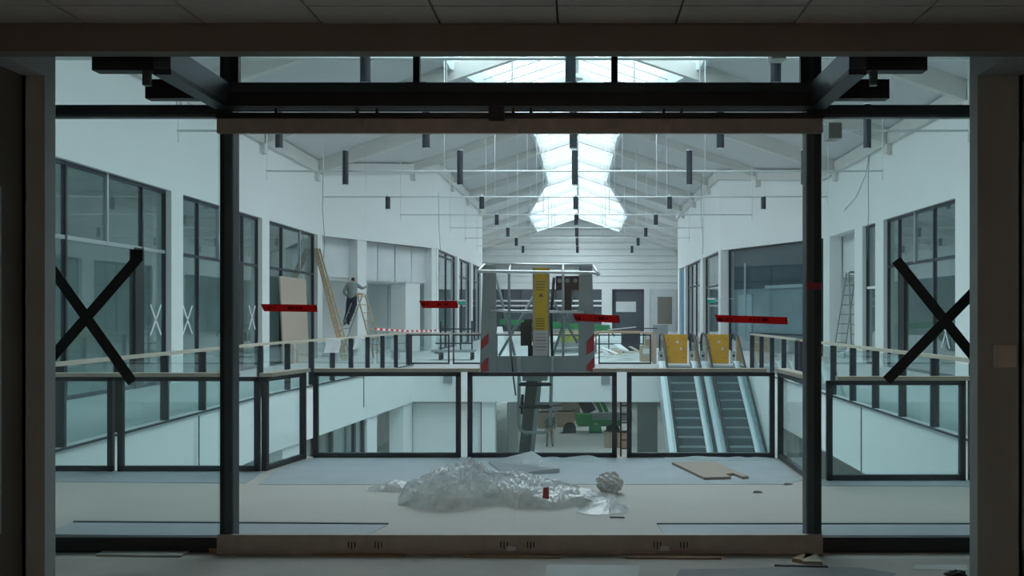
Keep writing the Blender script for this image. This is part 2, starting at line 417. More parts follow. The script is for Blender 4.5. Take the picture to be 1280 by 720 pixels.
# ---- roof: slopes, rafters, skylight
roof = thing('ceiling', 'pitched white roof with a glazed ridge skylight', 'roof', (0, 7.3, 0), kind='structure')
ys = sorted(set([7.3, 12.49, 98.2, 93.01] + [y for y, _ in SKY]))
for s in (-1, 1):
    mb = MB()
    for ya, yb in zip(ys, ys[1:]):
        wa, wb = sky_w(ya), sky_w(yb)
        q = [(wa, ya), (16.0, ya), (16.0, yb), (wb, yb)]
        bpts = [(X0 + s * w_, y_, RIDGE - PITCH * w_) for w_, y_ in q]
        tpts = [(x, y, z + 0.25) for x, y, z in bpts]
        if s < 0: bpts, tpts = bpts[::-1], tpts[::-1]
        mb.hexa(bpts, tpts)
    mb.build('roof_slope', 'roof', roof)
FRAMES = [18.5 + 6.5 * k for k in range(12)]
FRAMES = [y for y in FRAMES if y < 96]
def wall_at(pts, y):
    for (a, b) in zip(pts, pts[1:]):
        if a[1] <= y <= b[1]: return a[0] + (b[0] - a[0]) * (y - a[1]) / (b[1] - a[1])
for y in FRAMES:
    for s, pts in ((-1, WL), (1, WR)):
        xw = wall_at(pts, y)
        d, rw = (0.24, 0.26) if y < 40 else (0.17, 0.20)
        MB().bar((X0, y, RIDGE - d), (xw, y, roof_z(xw) - d), rw, d * 2).build('rafter', 'glulam', roof)
        # haunch where the rafter meets the wall
        MB().bar((xw, y, roof_z(xw) - 0.72), (xw, y, roof_z(xw) - 0.1), 0.3, 0.34, (0, 1, 0)).build('haunch', 'glulam', roof)
# eaves beams along the walls
for pts in (WL, WR):
    for a, b in zip(pts, pts[1:]):
        za, zb = roof_z(a[0]) - 0.22, roof_z(b[0]) - 0.22
        MB().bar((a[0], a[1], za), (b[0], b[1], zb), 0.3, 0.42).build('eaves_beam', 'glulam', roof)
# skylight: curbs, ridge, bars and single panes
for s in (-1, 1):
    for (ya, wa), (yb, wb) in zip(SKY, SKY[1:]):
        MB().bar((X0 + s * wa, ya, RIDGE - PITCH * wa + 0.05), (X0 + s * wb, yb, RIDGE - PITCH * wb + 0.05), 0.16, 0.5).build('skylight_curb', 'skybar', roof)
    for ye in (12.5, 93.0):
        MB().bar((X0, ye, RIDGE), (X0 + s * sky_w(ye), ye, roof_z(X0 + sky_w(ye))), 0.14, 0.5).build('skylight_curb', 'skybar', roof)
MB().box(X0 - 0.07, X0 + 0.07, 12.5, 93, RIDGE - 0.1, RIDGE + 0.3).build('ridge_beam', 'skybar', roof)
NB = 62
for k in range(NB + 1):
    y = 12.5 + 80.5 * k / NB
    w = sky_w(y) if k < NB else 3.75
    for s in (-1, 1):
        if 0 < k < NB:
            MB().bar((X0, y, RIDGE + 0.14), (X0 + s * w, y, RIDGE + 0.14 - PITCH * w), 0.13, 0.24).build('glazing_bar', 'skybar', roof)
        if k < NB:
            y2 = 12.5 + 80.5 * (k + 1) / NB; w2 = sky_w(min(y2, 93.0)) or 3.75
            q = [(0.05, y + 0.02), (w, y + 0.02), (w2, y2 - 0.02), (0.05, y2 - 0.02)]
            bp = [(X0 + s * a, b, RIDGE + 0.2 - PITCH * a) for a, b in q]
            tp = [(x_, y_, z_ + 0.02) for x_, y_, z_ in bp]
            if s < 0: bp, tp = bp[::-1], tp[::-1]
            MB().hexa(bp, tp).build('pane', 'skyglass', roof)

# ---- far end wall with cladding boards
YB = 96.0
wb_ = thing('wall_back', 'far end wall of white horizontal cladding over shop fronts', 'wall', (0, YB, 0), kind='structure')
zt = 3.9
row = 0.62; k = 0
z = zt
while z < 10.3:
    z2 = min(z + row - 0.06, 10.4)
    h = min(9.15, (RIDGE + 0.1 - z) / PITCH - 0.1)
    h2 = max(0.3, min(9.15, (RIDGE + 0.1 - z2) / PITCH - 0.1))
    MB().hexa([(X0 - h, YB, z), (X0 + h, YB, z), (X0 + h, YB + 0.2, z), (X0 - h, YB + 0.2, z)],
              [(X0 - h2, YB, z2), (X0 + h2, YB, z2), (X0 + h2, YB + 0.2, z2), (X0 - h2, YB + 0.2, z2)]).build('cladding_board', 'white', wb_)
    z += row
box('backing', 'board', wb_, -9.3, 9.3, YB + 0.12, YB + 0.3, 3.9, 10.3)
# shop fronts in the far end wall
box('dark_infill', 'darkglass_back', wb_, PX(607, YB), PX(768, YB), YB + 0.1, YB + 0.3, 0, 3.9)
for px in (628, 650, 672, 694, 716, 738): box('mullion', 'steel', wb_, PX(px, YB), PX(px + 2, YB), YB - 0.05, YB + 0.1, 0, 3.9)
for z in (2.3, 2.75): box('white_bar', 'white', wb_, PX(612, YB), PX(764, YB), YB - 0.08, YB + 0.1, z, z + 0.16)
box('pier', 'white', wb_, PX(752, YB), PX(765, YB), YB - 0.1, YB + 0.3, 0, 3.9)
box('dark_doorway', 'darkglass_back', wb_, PX(766, YB), PX(805, YB), YB + 0.05, YB + 0.3, 0, 3.9)
box('pale_poster', 'board', wb_, PX(770, YB), PX(795, YB), YB - 0.02, YB + 0.05, PZ(390, YB), PZ(377, YB))
box('pier', 'white', wb_, PX(805, YB), PX(812, YB), YB - 0.1, YB + 0.3, 0, 3.9)
box('pale_infill', 'board', wb_, PX(812, YB), PX(846, YB), YB, YB + 0.3, 0, 3.9)
box('brown_board', 'brownp', wb_, PX(822, YB), PX(840, YB), YB - 0.04, YB, PZ(405, YB), PZ(371, YB))
for px in (766, 804): box('door_frame', 'steel', wb_, PX(px, YB), PX(px + 2, YB), YB - 0.06, YB + 0.05, 0, 3.9)
box('door_frame', 'steel', wb_, PX(766, YB), PX(806, YB), YB - 0.06, YB + 0.05, 3.7, 3.9)

# ---- front wall above the doors, seen only from inside the hall
wf = thing('wall_front', 'white wall above the glass entrance', 'wall', (0, 7.4, 3.6), kind='structure')
MB().hexa([(-16, 7.25, 3.62), (16, 7.25, 3.62), (16, 7.5, 3.62), (-16, 7.5, 3.62)], [(-16, 7.25, roof_z(-16) + .1), (16, 7.25, roof_z(16) + .1), (16, 7.5, roof_z(16) + .1), (-16, 7.5, roof_z(-16) + .1)]).build('upper_wall', 'white', wf)
MB().hexa([(X0 - 16, 7.25, 4.9), (X0 + 16, 7.25, 4.9), (X0 + 16, 7.5, 4.9), (X0 - 16, 7.5, 4.9)], [(X0 - 0.02, 7.25, RIDGE + .2), (X0 + 0.02, 7.25, RIDGE + .2), (X0 + 0.02, 7.5, RIDGE + .2), (X0 - 0.02, 7.5, RIDGE + .2)]).build('gable', 'white', wf)
box('side_wall', 'white', wf, -16, -4.05, 7.25, 7.5, 0, 3.62)
box('side_wall', 'white', wf, 3.25, 16, 7.25, 7.5, 0, 3.62)
box('lower_wall', 'concrete', wf, -16, 16, 6.9, 7.2, ZL, -SLAB)

# ---- the dim room the camera stands in
rm = thing('wall_room', 'dark brown side walls of the unlit room', 'wall', (0, 0, 0), kind='structure')
ZC = 3.237; YP = 6.4; ZS = 3.117
XL, XR = PX(56, YP), PX(1222, YP)
WXL, WXR = PX(28, YP), 2.72
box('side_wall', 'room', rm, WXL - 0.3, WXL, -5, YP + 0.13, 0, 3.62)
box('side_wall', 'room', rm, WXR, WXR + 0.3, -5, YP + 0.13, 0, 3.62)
box('back_wall', 'roomback', rm, WXL - 0.3, WXR + 0.3, -5.3, -5, 0, ZC)
for (xa, xb, ret, wx) in ((WXL, XL, -4.3, -1), (XR, WXR, 3.5, 1)):
    box('pier', 'roomwhite', rm, xa, xb, YP, YP + 0.13, 0, ZS)
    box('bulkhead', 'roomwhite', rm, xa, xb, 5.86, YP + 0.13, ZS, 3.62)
for ret, x_in in ((-4.05, WXL), (3.25, WXR)):
    s = -1 if ret < 0 else 1
    box('reveal', 'roomwhite', rm, ret, ret + s * 0.3, YP + 0.1, 7.5, 0, 3.62)
    box('reveal_back', 'roomwhite', rm, x_in - s * 0.02, ret + s * 0.3, YP, YP + 0.12, 0, 3.62)
box('wall_trim', 'roomwhite', rm, WXL, WXL + 0.012, 6.02, 6.145, 0.35, 2.4)
box('wall_trim', 'roomwhite', rm, WXR - 0.01, WXR + 0.0, 6.25, 6.38, 0.2, 2.7)
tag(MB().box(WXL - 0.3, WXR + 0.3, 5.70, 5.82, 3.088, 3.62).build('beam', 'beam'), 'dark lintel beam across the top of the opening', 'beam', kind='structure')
fl = MB().box(-4.4, 3.6, -5.3, 7.0, -0.3, 0).build('floor', 'screed'); tag(fl, 'bare grey-brown screed floor inside the doors', 'floor', kind='structure')
cr = thing('ceiling_room', 'tiled suspended ceiling of the unlit room', 'ceiling', (0, 0, ZC), kind='structure')
box('backing', 'grid', cr, WXL - 0.3, WXR + 0.3, -5.3, 5.7, ZC + 0.18, ZC + 0.35)
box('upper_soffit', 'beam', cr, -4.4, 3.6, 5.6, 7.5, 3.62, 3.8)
tw, td = 0.646, 0.33
first = None
xs_ = PX(697, 5.6)
for i in range(-8, 8):
    for j in range(0, 33):
        x0, y1 = xs_ + i * tw, 5.695 - j * td
        if x0 + tw < WXL or x0 > WXR: continue
        if first is None:
            first = MB().box(0.006, tw - 0.006, -td + 0.006, -0.006, 0, 0.02).build('ceiling_tile', 'tile'); first.parent = cr
            first.location = (x0, y1, 0.0); continue
        copy_part(first, cr, (x0, y1, random.uniform(-0.001, 0.002)))
box('grid_back', 'grid', cr, WXL, WXR, -5, 5.7, ZC + 0.021, ZC + 0.03)

# fill lamp added behind the camera, bounced off the pale back wall
ww = thing('room_fill_lamp', 'unseen fill lamp added behind the camera to brighten the room', 'added fill light', (-0.4, -4.0, ZC))
MB().box(-1.9, 1.1, -4.06, -3.94, ZC - 0.12, ZC - 0.002).build('housing', 'white', ww)
wl = bpy.data.lights.new('room_fill_light', 'AREA'); wl.shape = 'RECTANGLE'; wl.size = 2.8; wl.size_y = 0.08
wl.energy = ROOM_FILL; wl.color = (1.0, 0.84, 0.70)
wlo = bpy.data.objects.new('room_fill_light', wl); wlo.location = (-0.4, -4.08, ZC - 0.06); wlo.rotation_euler = (math.radians(-70), 0, 0)
COL.objects.link(wlo)

# ================================================================== GLASS ENTRANCE
SD = YD / F
def dx(px): return (px - CX) * SD
# track with parking arms
tr = thing('door_track', 'black overhead sliding door track with angled parking arms at both ends', 'door track', (0, YD, 3.0))
xa, xb = dx(279), dx(1022)
MB().box(xa, xb, YD - 0.10, YD + 0.06, PZ(136, YD) + 0.0, PZ(119, YD)).box(xa, xb, YD - 0.06, YD + 0.06, PZ(119, YD), PZ(106, YD)).build('track_beam', ['black'], tr)
box('upper_flange', 'steelblue', tr, xa, xb, YD - 0.075, YD - 0.06, PZ(118, YD), PZ(106, YD))
box('running_rail', 'black', tr, dx(272), dx(1029), YD - 0.04, YD + 0.04, PZ(148.5, YD), PZ(142, YD))
box('thin_rail', 'steel', tr, xa, xb, YD + 0.02, YD + 0.035, PZ(138.6, YD), PZ(137, YD))
for px in (344, 445, 470, 640, 662, 828, 850): box('roller_bolt', 'black', tr, dx(px), dx(px) + 0.018, YD - 0.02, YD + 0.02, PZ(143, YD), PZ(135, YD))
box('lock_block', 'black', tr, dx(612), dx(631), YD - 0.09, YD - 0.02, PZ(152, YD), PZ(134, YD))
for s, xc in ((-1, dx(281)), (1, dx(1020))):
    za, zb = PZ(136, YD), PZ(106, YD)
    MB().box(xc - 0.05, xc + 0.05, 6.06, YD, za + 0.02, zb).build('parking_arm', 'steelblue', tr)
    MB().box(xc - 0.052, xc + 0.052, 6.06, YD - 0.04, za - 0.012, za + 0.02).build('arm_rail', 'steel', tr)
    MB().box(xc + s * 0.05, xc + s * 0.40, 6.04, 6.14, za + 0.01, zb - 0.04).build('stub_track', 'black', tr)
    MB().box(xc + s * 0.05, xc + s * 0.40, 6.78, 6.88, za + 0.0, zb - 0.04).build('stub_track', 'black', tr)
    box('stub_stop', 'steelblue', tr, xc + s * 0.08, xc + s * 0.12, 6.07, 6.11, za - 0.07, za + 0.01)
for px in (521, 768):
    MB().box(dx(px - 4), dx(px + 4), YD - 0.03, YD + 0.03, PZ(107, YD), 3.62).build('hanger', 'black', tr)
    MB().box(dx(px - 13), dx(px + 13), YD - 0.05, YD + 0.05, PZ(107, YD), PZ(104.5, YD)).build('hanger_plate', 'black', tr)

# four glass leaves with metal shoes
cuts = [272, 457, 647, 838, 1028]
names = ['leftmost glass door leaf, beside the left dark post', 'second glass door leaf from the left dark post', 'third glass door leaf from the left dark post', 'rightmost glass door leaf, beside the right dark post']
z1, z2, z3, z4 = 0.004, PZ(668, YD), PZ(167, YD), PZ(149, YD)
for k in range(4):
    a, b = dx(cuts[k]) + 0.0008, dx(cuts[k + 1]) - 0.0008
    t = thing('door_%d' % (k + 1), names[k], 'glass door', ((a + b) / 2, YD, 0), kind='structure')
    box('bottom_rail', 'alu', t, a, b, YD - 0.02, YD + 0.02, z1, z2)
    box('top_rail', 'alu', t, a, b, YD - 0.02, YD + 0.02, z3, z4)
    g = box('pane', 'doorglass', t, a + 0.002, b - 0.002, YD - 0.005, YD + 0.005, z2, z3)
    for e in ((a + 0.09, 1), (b - 0.09, -1)):
        if (k == 0 and e[1] > 0) or (k == 3 and e[1] < 0): continue
        for j in (-1, 0, 1): box('lock_slot', 'black', t, e[0] + j * 0.022 - 0.004, e[0] + j * 0.022 + 0.004, YD - 0.023, YD - 0.02, 0.05 - 0.008 * (j == 0), 0.09)
    if k in (1, 2): box('latch_bolt', 'silver', t, b - 0.07, b - 0.01, YD - 0.03, YD - 0.02, 0.03, 0.06)

# posts beside the doors
def dpost(px0, px1, name, label, bluepart):
    t = thing(name, label, 'post', (dx((px0 + px1) / 2), YD, 0), kind='structure')
    a, b = dx(px0), dx(px1)
    box('post_body', 'steel', t, a, b, YD + 0.03, YD + 0.15, 0, 3.62)
    if bluepart > 0: box('post_cover', 'steelblue', t, a + (b - a) * 0.36, b - 0.002, YD + 0.02, YD + 0.03, 0, 3.62)
    else: box('post_cover', 'steelblue', t, a + 0.002, a + (b - a) * 0.5, YD + 0.02, YD + 0.03, 0, 3.62)
    return t
dpost(273, 290, 'trim_1', 'dark steel post between the left sidelight and the doors', 1)
dpost(1009, 1028, 'trim_2', 'dark steel post between the doors and the right sidelight', -1)
for px, n, lb in ((288, 'trim_3', 'short dark post stub above the left end of the track'), (1001, 'trim_4', 'short dark post stub above the right end of the track')):
    tag(MB().box(dx(px), dx(px + 10), YD + 0.0, YD + 0.05, PZ(106, YD), 3.62).build(n, 'steel'), lb, 'post', kind='structure')

# sidelights
for n, pa, pb, xo, lb in (('window_1', 273, 60, -4.05, 'tall glass sidelight left of the doors, crossed with black tape'), ('window_2', 1028, 1225, 3.25, 'tall glass sidelight right of the doors, crossed with black tape')):
    xi = dx(pa)
    t = thing(n, lb, 'window', ((xi + xo) / 2, YD, 0), kind='structure')
    a, b = min(xi, xo), max(xi, xo)
    box('bottom_frame', 'black', t, a, b, YD + 0.05, YD + 0.13, 0, PZ(672, YD + 0.05))
    box('sill_strip', 'steel', t, a, b, YD + 0.13, YD + 0.2, 0.0, 0.03)
    box('transom', 'steel', t, a, b, YD + 0.05, YD + 0.13, PZ(143, YD + 0.05), PZ(131, YD + 0.05))
    box('transom_edge', 'steelblue', t, a, b, YD + 0.055, YD + 0.12, PZ(146.5, YD + 0.05), PZ(143, YD + 0.05))
    box('pane', 'sideglass', t, a, b, YD + 0.085, YD + 0.095, PZ(672, YD + 0.05), PZ(146.5, YD + 0.05))
    box('pane', 'sideglass', t, a, b, YD + 0.085, YD + 0.095, PZ(131, YD + 0.05), 3.62)
# clerestory panes above the track
tg = thing('window_3', 'narrow glass strip above the door track', 'window', (dx(650), YD, 3.2), kind='structure')
box('pane', 'sideglass', tg, dx(290), dx(1009), YD + 0.095, YD + 0.105, PZ(106, YD), 3.62)

# crosses of black tape on the sidelights
YT = YD + 0.083
def strip_on_glass(name, m, p, q, w, label, cat, Y, group=None, th=0.004):
    a, b = P(p[0], p[1], Y), P(q[0], q[1], Y)
    o = MB().bar((a.x, Y - th / 2, a.z), (b.x, Y - th / 2, b.z), w, th, (0, 1, 0)).build(name, m)
    return tag(o, label, cat, group)
strip_on_glass('black_tape', 'blacktape', (52, 318), (166, 478), 0.072, 'black tape falling to the right on the left sidelight', 'tape', YT)
strip_on_glass('black_tape', 'blacktape', (175, 320), (52, 462), 0.072, 'black tape rising to the right on the left sidelight', 'tape', YT - 0.005)

tag(MB().box(PX(164, YT), PX(179, YT), YT - 0.012, YT - 0.004, PZ(326, YT), PZ(312, YT)).build('tape_end', 'blacktape'), 'folded end of black tape at the top of the left cross', 'tape')
strip_on_glass('black_tape', 'blacktape', (1120, 325), (1230, 462), 0.072, 'black tape falling to the right on the right sidelight', 'tape', YT)
strip_on_glass('black_tape', 'blacktape', (1230, 352), (1108, 476), 0.072, 'black tape rising to the right on the right sidelight', 'tape', YT - 0.005)

# red printed tape on the doors
YR = YD - 0.006
def red(p, q, h, label):
    a, b = P(p[0], p[1], YR), P(q[0], q[1], YR)
    th = 0.003
    sl = 0.012
    pts = [V(a.x - sl, YR, a.z + h / 2), V(a.x + sl, YR, a.z - h / 2), V(b.x, YR, b.z - h / 2), V(b.x - sl * .6, YR, b.z + h / 2)]
    tag(MB().plate(pts, (0, -1, 0), -th).build('red_tape', 'red'), label, 'tape', 'red printed tapes on the glass doors')
red((328, 384.5), (397, 385.5), 0.050, 'long strip of red tape on the leftmost door leaf')
red((526, 380.5), (573, 380.5), 0.050, 'short strip of red tape on the second door leaf')
red((718, 396.5), (775, 399.0), 0.052, 'strip of red tape in front of the lift basket')
red((895, 398.0), (985, 401.0), 0.050, 'longest strip of red tape, on the rightmost door leaf')
tag(MB().box(PX(1010, YD), PX(1027, YD), YD + 0.008, YD + 0.02, PZ(362, YD), PZ(353, YD)).build('red_tape_scrap', 'redplain'), 'crumpled scrap of red tape stuck to the right post', 'tape')
tag(MB().box(PX(1030, 7.6), PX(1046, 7.6), 7.45, 7.6, PZ(177, 7.6), PZ(158, 7.6)).build('junction_box', 'fascia'), 'small grey box beside the top of the right post', 'box')
tag(MB().box(PX(960, 7.6), PX(978, 7.6), 7.45, 7.6, PZ(79, 7.6), PZ(62, 7.6)).build('junction_box', 'fascia'), 'small grey box above the door track', 'box')
# wall box in the room
wbx = thing('wall_box', 'square white wall box on the dark right pier', 'switch', (PX(1254, 6.39), 6.39, 1.4))
a, b = P(1240, 459, 6.39), P(1268, 431, 6.39)
MB().box(a.x, b.x, 6.36, 6.40, a.z, b.z).build('housing', 'roomback', wbx)
MB().box(a.x + 0.012, b.x - 0.012, 6.354, 6.36, a.z + 0.012, b.z - 0.012).build('cover_plate', 'roomback', wbx)

# ================================================================== SHOP FRONTS
def lerp2(A, B, t): return (A[0] + (B[0] - A[0]) * t, A[1] + (B[1] - A[1]) * t)
def shopfront(n, label, A, B, verts, transom=3.1, z1=HSHOP, gm='shopglass', thick=0.07, lower_skip=(), tmat='steel', jamb=None, z0=0.0, cells=None):
    """glazed front from plan point A to B; verts = fractions of the mullions"""
    t = thing('window_%d' % n, label, 'shop window', (*lerp2(A, B, 0.5), z0), kind='structure')
    d = Vector((B[0] - A[0], B[1] - A[1], 0)).normalized()
    L = math.hypot(B[0] - A[0], B[1] - A[1])
    vs = [0.0] + list(verts) + [1.0]
    for i, f in enumerate(vs):
        p = lerp2(A, B, f)
        zlo = transom if i in lower_skip else z0
        MB().bar((p[0], p[1], zlo), (p[0], p[1], z1), thick, 0.10, d.cross(V(0, 0, 1))).build('mullion', 'silver' if i in lower_skip else 'steel', t)
    nrm = d.cross(V(0, 0, 1))
    for z, mm in ((z0 + 0.04, 'steel'), (z1 - 0.04, 'steel'), (transom, tmat)):
        if z is None: continue
        MB().bar((A[0], A[1], z), (B[0], B[1], z), 0.08, 0.08).build('transom', mm, t)
    for i in range(len(vs) - 1):
        for lo, hi in ((z0 + 0.08, transom - 0.04), (transom + 0.04, z1 - 0.08)):
            if hi - lo < 0.1: continue
            p, q = lerp2(A, B, vs[i]), lerp2(A, B, vs[i + 1])
            MB().bar((p[0], p[1], (lo + hi) / 2), (q[0], q[1], (lo + hi) / 2), 0.012, hi - lo).build('pane', gm, t)
    if jamb:
        for f, w in jamb:
            p = lerp2(A, B, f)
            MB().bar((p[0], p[1], z0), (p[0], p[1], transom), w, 0.14, nrm).build('door_jamb', 'black', t)
    return t
XW = -9.8
def fy(px, X): return X * F / (px - CX)
def fr(pxs, X, ya, yb): return [(fy(p, X) - ya) / (yb - ya) for p in pxs]
shopfront(4, 'tall shop window left of the nearest white column', (XW, 12.0), (XW, 17.8), [0.4])
shopfront(5, 'tall left shop window behind the black tape cross', (XW, 18.6), (XW, 24.5), fr([80, 132, 176], XW, 18.6, 24.5), lower_skip=(2,), tmat='silver', jamb=[(fr([171], XW, 18.6, 24.5)[0], 0.45)])
shopfront(6, 'left shop window between the two white columns by the left post', (XW, 25.2), (XW, 31.5), fr([246, 272, 302], XW, 25.2, 31.5), lower_skip=(2,), jamb=[(fr([296], XW, 25.2, 31.5)[0], 0.6)])
shopfront(7, 'left shop window with a brown board standing behind the rail', (XW, 32.2), (XW, 38.1), fr([351, 374], XW, 32.2, 38.1), lower_skip=(2,))
XV = 9.55
shopfront(8, 'right shop window behind the right black tape cross', (XV, 33.0 - 0.85), (XV, 26.0), [0.18, 0.42, 0.68], lower_skip=(2,), jamb=[(0.24, 0.45)])
shopfront(9, 'narrow right shop window between two white columns', (XV, 34.5), (XV, 33.05), [], transom=2.5, tmat='white')
shopfront(10, 'right shop window at the edge of the right jamb', (XV, 24.8), (XV, 19.1), [0.3, 0.7])
# dark angled shop front on the right
A_, B_ = (9.3, 40.2), (6.75, 47.3)
da = thing('window_11', 'dark angled shop front beside the escalators', 'shop window', (*lerp2(A_, B_, 0.5), 0), kind='structure')
nrm = Vector((B_[0] - A_[0], B_[1] - A_[1], 0)).normalized().cross(V(0, 0, 1))  # points outwards
off = V(nrm.x, nrm.y, 0)
if off.x < 0: off = -off
def onA(f, z, o=0.0): p = lerp2(A_, B_, f); return V(p[0] + off.x * o, p[1] + off.y * o, z)
def panA(name, m, f0, f1, z0, z1, o0, o1):
    MB().hexa([onA(f0, z0, o0), onA(f1, z0, o0), onA(f1, z0, o1), onA(f0, z0, o1)], [onA(f0, z1, o0), onA(f1, z1, o0), onA(f1, z1, o1), onA(f0, z1, o1)]).build(name, m, da)
panA('pane', 'shopdark', 0.0, 1.0, 0.0, HSHOP, 0.10, 0.12)
panA('dark_upper_backing', 'darkglass_back', 0, 1, 2.75, HSHOP, 0.30, 0.40)
panA('dusty_lower_backing', 'dustglass_back', 0, 1, 0, 2.75, 0.34, 0.44)
panA('ledge', 'board', 0.0, 0.62, 2.72, 2.85, 0.24, 0.30)
panA('pale_strip', 'board', 0.78, 0.94, 0.0, 2.5, 0.26, 0.33)
panA('pale_strip', 'board', 0.84, 0.86, 0.0, 3.9, 0.22, 0.25)
panA('low_rail', 'steel', 0.0, 0.8, 0.75, 0.82, 0.24, 0.28)
panA('glint', 'silver', 0.07, 0.12, 3.1, 3.8, 0.24, 0.28)
for f in (0.0, 1.0): MB().bar(onA(f, 0, .08), onA(f, HSHOP, .08), 0.1, 0.1).build('mullion', 'steel', da)
MB().bar(onA(0, HSHOP - .03, .1), onA(1, HSHOP - .03, .1), 0.1, 0.08).build('head_frame', 'steel', da)
# right nave fronts
shopfront(12, 'dark nave window just past the right angled corner', (6.6, 54.2), (6.6, 48.4), [], transom=3.0, gm='shopdark')
shopfront(13, 'grey panelled nave front on the right', (6.6, 63.2), (6.6, 55.8), [0.3, 0.6], transom=3.2)
tag(MB().box(6.5, 6.7, 64.2, 67.0, 0, 4.4).build('blue_panel', 'bluep'), 'narrow blue panel at the far right of the nave', 'panel')
# left nave fronts
shopfront(14, 'grey opening on the left nave wall past the plasterboard corner', (-6.45, 47.2), (-6.4, 52.7), [0.45], transom=4.3)
shopfront(15, 'second grey opening along the left nave wall', (-6.4, 53.8), (-6.4, 59.5), [0.4], transom=3.6)
shopfront(16, 'third opening along the left nave wall', (-6.4, 60.5), (-6.4, 65.5), [0.5], transom=3.6)
# left angled recess lined with plasterboard
A2, B2 = (-9.65, 38.9), (-6.4, 46.4)
pl = thing('wall_plasterboard', 'white plasterboard recess on the angled left wall', 'wall', (A2[0], A2[1], 0), kind='structure')
n2 = V(-(B2[1] - A2[1]), B2[0] - A2[0], 0).normalized()
def onB(f, z, o=0.0): p = lerp2(A2, B2, f); return V(p[0] + n2.x * o, p[1] + n2.y * o, z)
def panB(name, m, f0, f1, z0, z1, o0, o1):
    MB().hexa([onB(f0, z0, o0), onB(f1, z0, o0), onB(f1, z0, o1), onB(f0, z0, o1)], [onB(f0, z1, o0), onB(f1, z1, o0), onB(f1, z1, o1), onB(f0, z1, o1)]).build(name, m, pl)
panB('column', 'white', 0.27, 0.345, 0, HSHOP, -0.02, 0.4)
panB('bulkhead', 'board', 0.0, 0.27, 3.05, HSHOP, 0.35, 0.45)
for i in range(4):
    f0, f1 = 0.345 + i * 0.155, 0.345 + (i + 1) * 0.155 - 0.008
    panB('plasterboard_sheet', 'board', f0, f1, 3.0, HSHOP, 0.30 + 0.01 * (i % 2), 0.42)
panB('soffit', 'white', 0.0, 1.0, 2.95, 3.05, 0.45, 2.6)
panB('back_wall', 'white', -0.2, 1.0, 0, HSHOP, 2.6, 2.8)
panB('side_wall', 'white', -0.06, 0.0, 0, HSHOP, 0.0, 2.6)
panB('inner_pier', 'white', 0.76, 0.90, 0, 3.0, 0.35, 1.1)
panB('end_pier', 'white', 0.95, 1.0, 0, HSHOP, 0.0, 0.4)
panB('shop_ceiling', 'white', 0, 1, HSHOP, HSHOP + 0.2, 0.05, 2.8)
# right recess with plasterboard and ladder
pr = thing('wall_recess', 'white plasterboard recess on the right wall', 'wall', (9.4, 37, 0), kind='structure')
box('back_wall', 'white', pr, 11.0, 11.2, 35.3, 39.6, 0, HSHOP)
box('bulkhead', 'board', pr, 9.9, 10.0, 37.2, 39.3, 3.0, HSHOP)
box('side_wall', 'white', pr, 9.8, 11.2, 39.2, 39.4, 0, HSHOP)

# exit signs
for nm, lb, x, y, z in (('exit_sign', 'small green exit sign by the left nave wall', PX(577, 50), 50, PZ(378, 50)), ('exit_sign', 'small green exit sign by the right nave wall', PX(889, 47), 47, PZ(376, 47))):
    t = thing(nm, lb, 'exit sign', (x, y, z))
    box('sign_face', 'exitgreen', t, x - 0.17, x + 0.17, y - 0.03, y + 0.03, z - 0.1, z + 0.05)
    box('lamp_housing', 'whitetape', t, x - 0.17, x + 0.17, y - 0.04, y + 0.04, z + 0.05, z + 0.13)
    box('bracket', 'silver', t, x - 0.4 if x < 0 else x + 0.1, x - 0.1 if x < 0 else x + 1.6, y - 0.01, y + 0.01, z + 0.08, z + 0.10)

# crosses of white tape on the shop windows
for px, py, X, lb in ((192, 400, XW, 'white tape cross on the shop glass right of the black cross'), (232, 400, XW, 'white tape cross on the shop glass just past the white column'), (313, 397, XW, 'white tape cross on the shop glass right of the left dark post')):
    Y = X * F / (px - CX); c = P(px, py, Y)
    t = thing('white_tape_cross', lb, 'tape', (X + 0.05, Y, c.z), 'white tape crosses on the left shop windows')
    for s in (-1, 1): MB().bar((X + 0.05, Y - s * 0.3, c.z - 0.35), (X + 0.05, Y + s * 0.3, c.z + 0.35), 0.012, 0.05, (0, 1, 0)).build('tape_strip', 'whitetape', t)
Y = 27.0
t = thing('white_tape_cross', 'white tape cross on the shop glass behind the right black cross', 'tape', (XV - 0.06, Y, 1.2), 'white tape crosses on the right shop windows')
for s in (-1, 1): MB().bar((XV - 0.06, Y - s * 0.3, 0.75), (XV - 0.06, Y + s * 0.3, 1.55), 0.012, 0.05, (0, 1, 0)).build('tape_strip', 'whitetape', t)

# shelves with red edges inside the right shop
sh = thing('shop_shelving', 'metal shelving with red clips inside the right shop window', 'shelf', (11.8, 29.2, 0))
for k in range(8): box('shelf', 'board', sh, 11.5, 12.2, 28.0, 31.0, 0.35 + 0.42 * k, 0.39 + 0.42 * k)
for y in (28.0, 29.5, 31.0): box('upright', 'steel', sh, 11.46, 11.52, y - 0.03, y + 0.03, 0, 3.6)
for z, y in ((2.75, 30.3), (3.05, 28.6), (1.4, 30.0), (0.85, 29.0)): box('red_clip', 'redplain', sh, 11.43, 11.46, y, y + 0.6, z, z + 0.06)

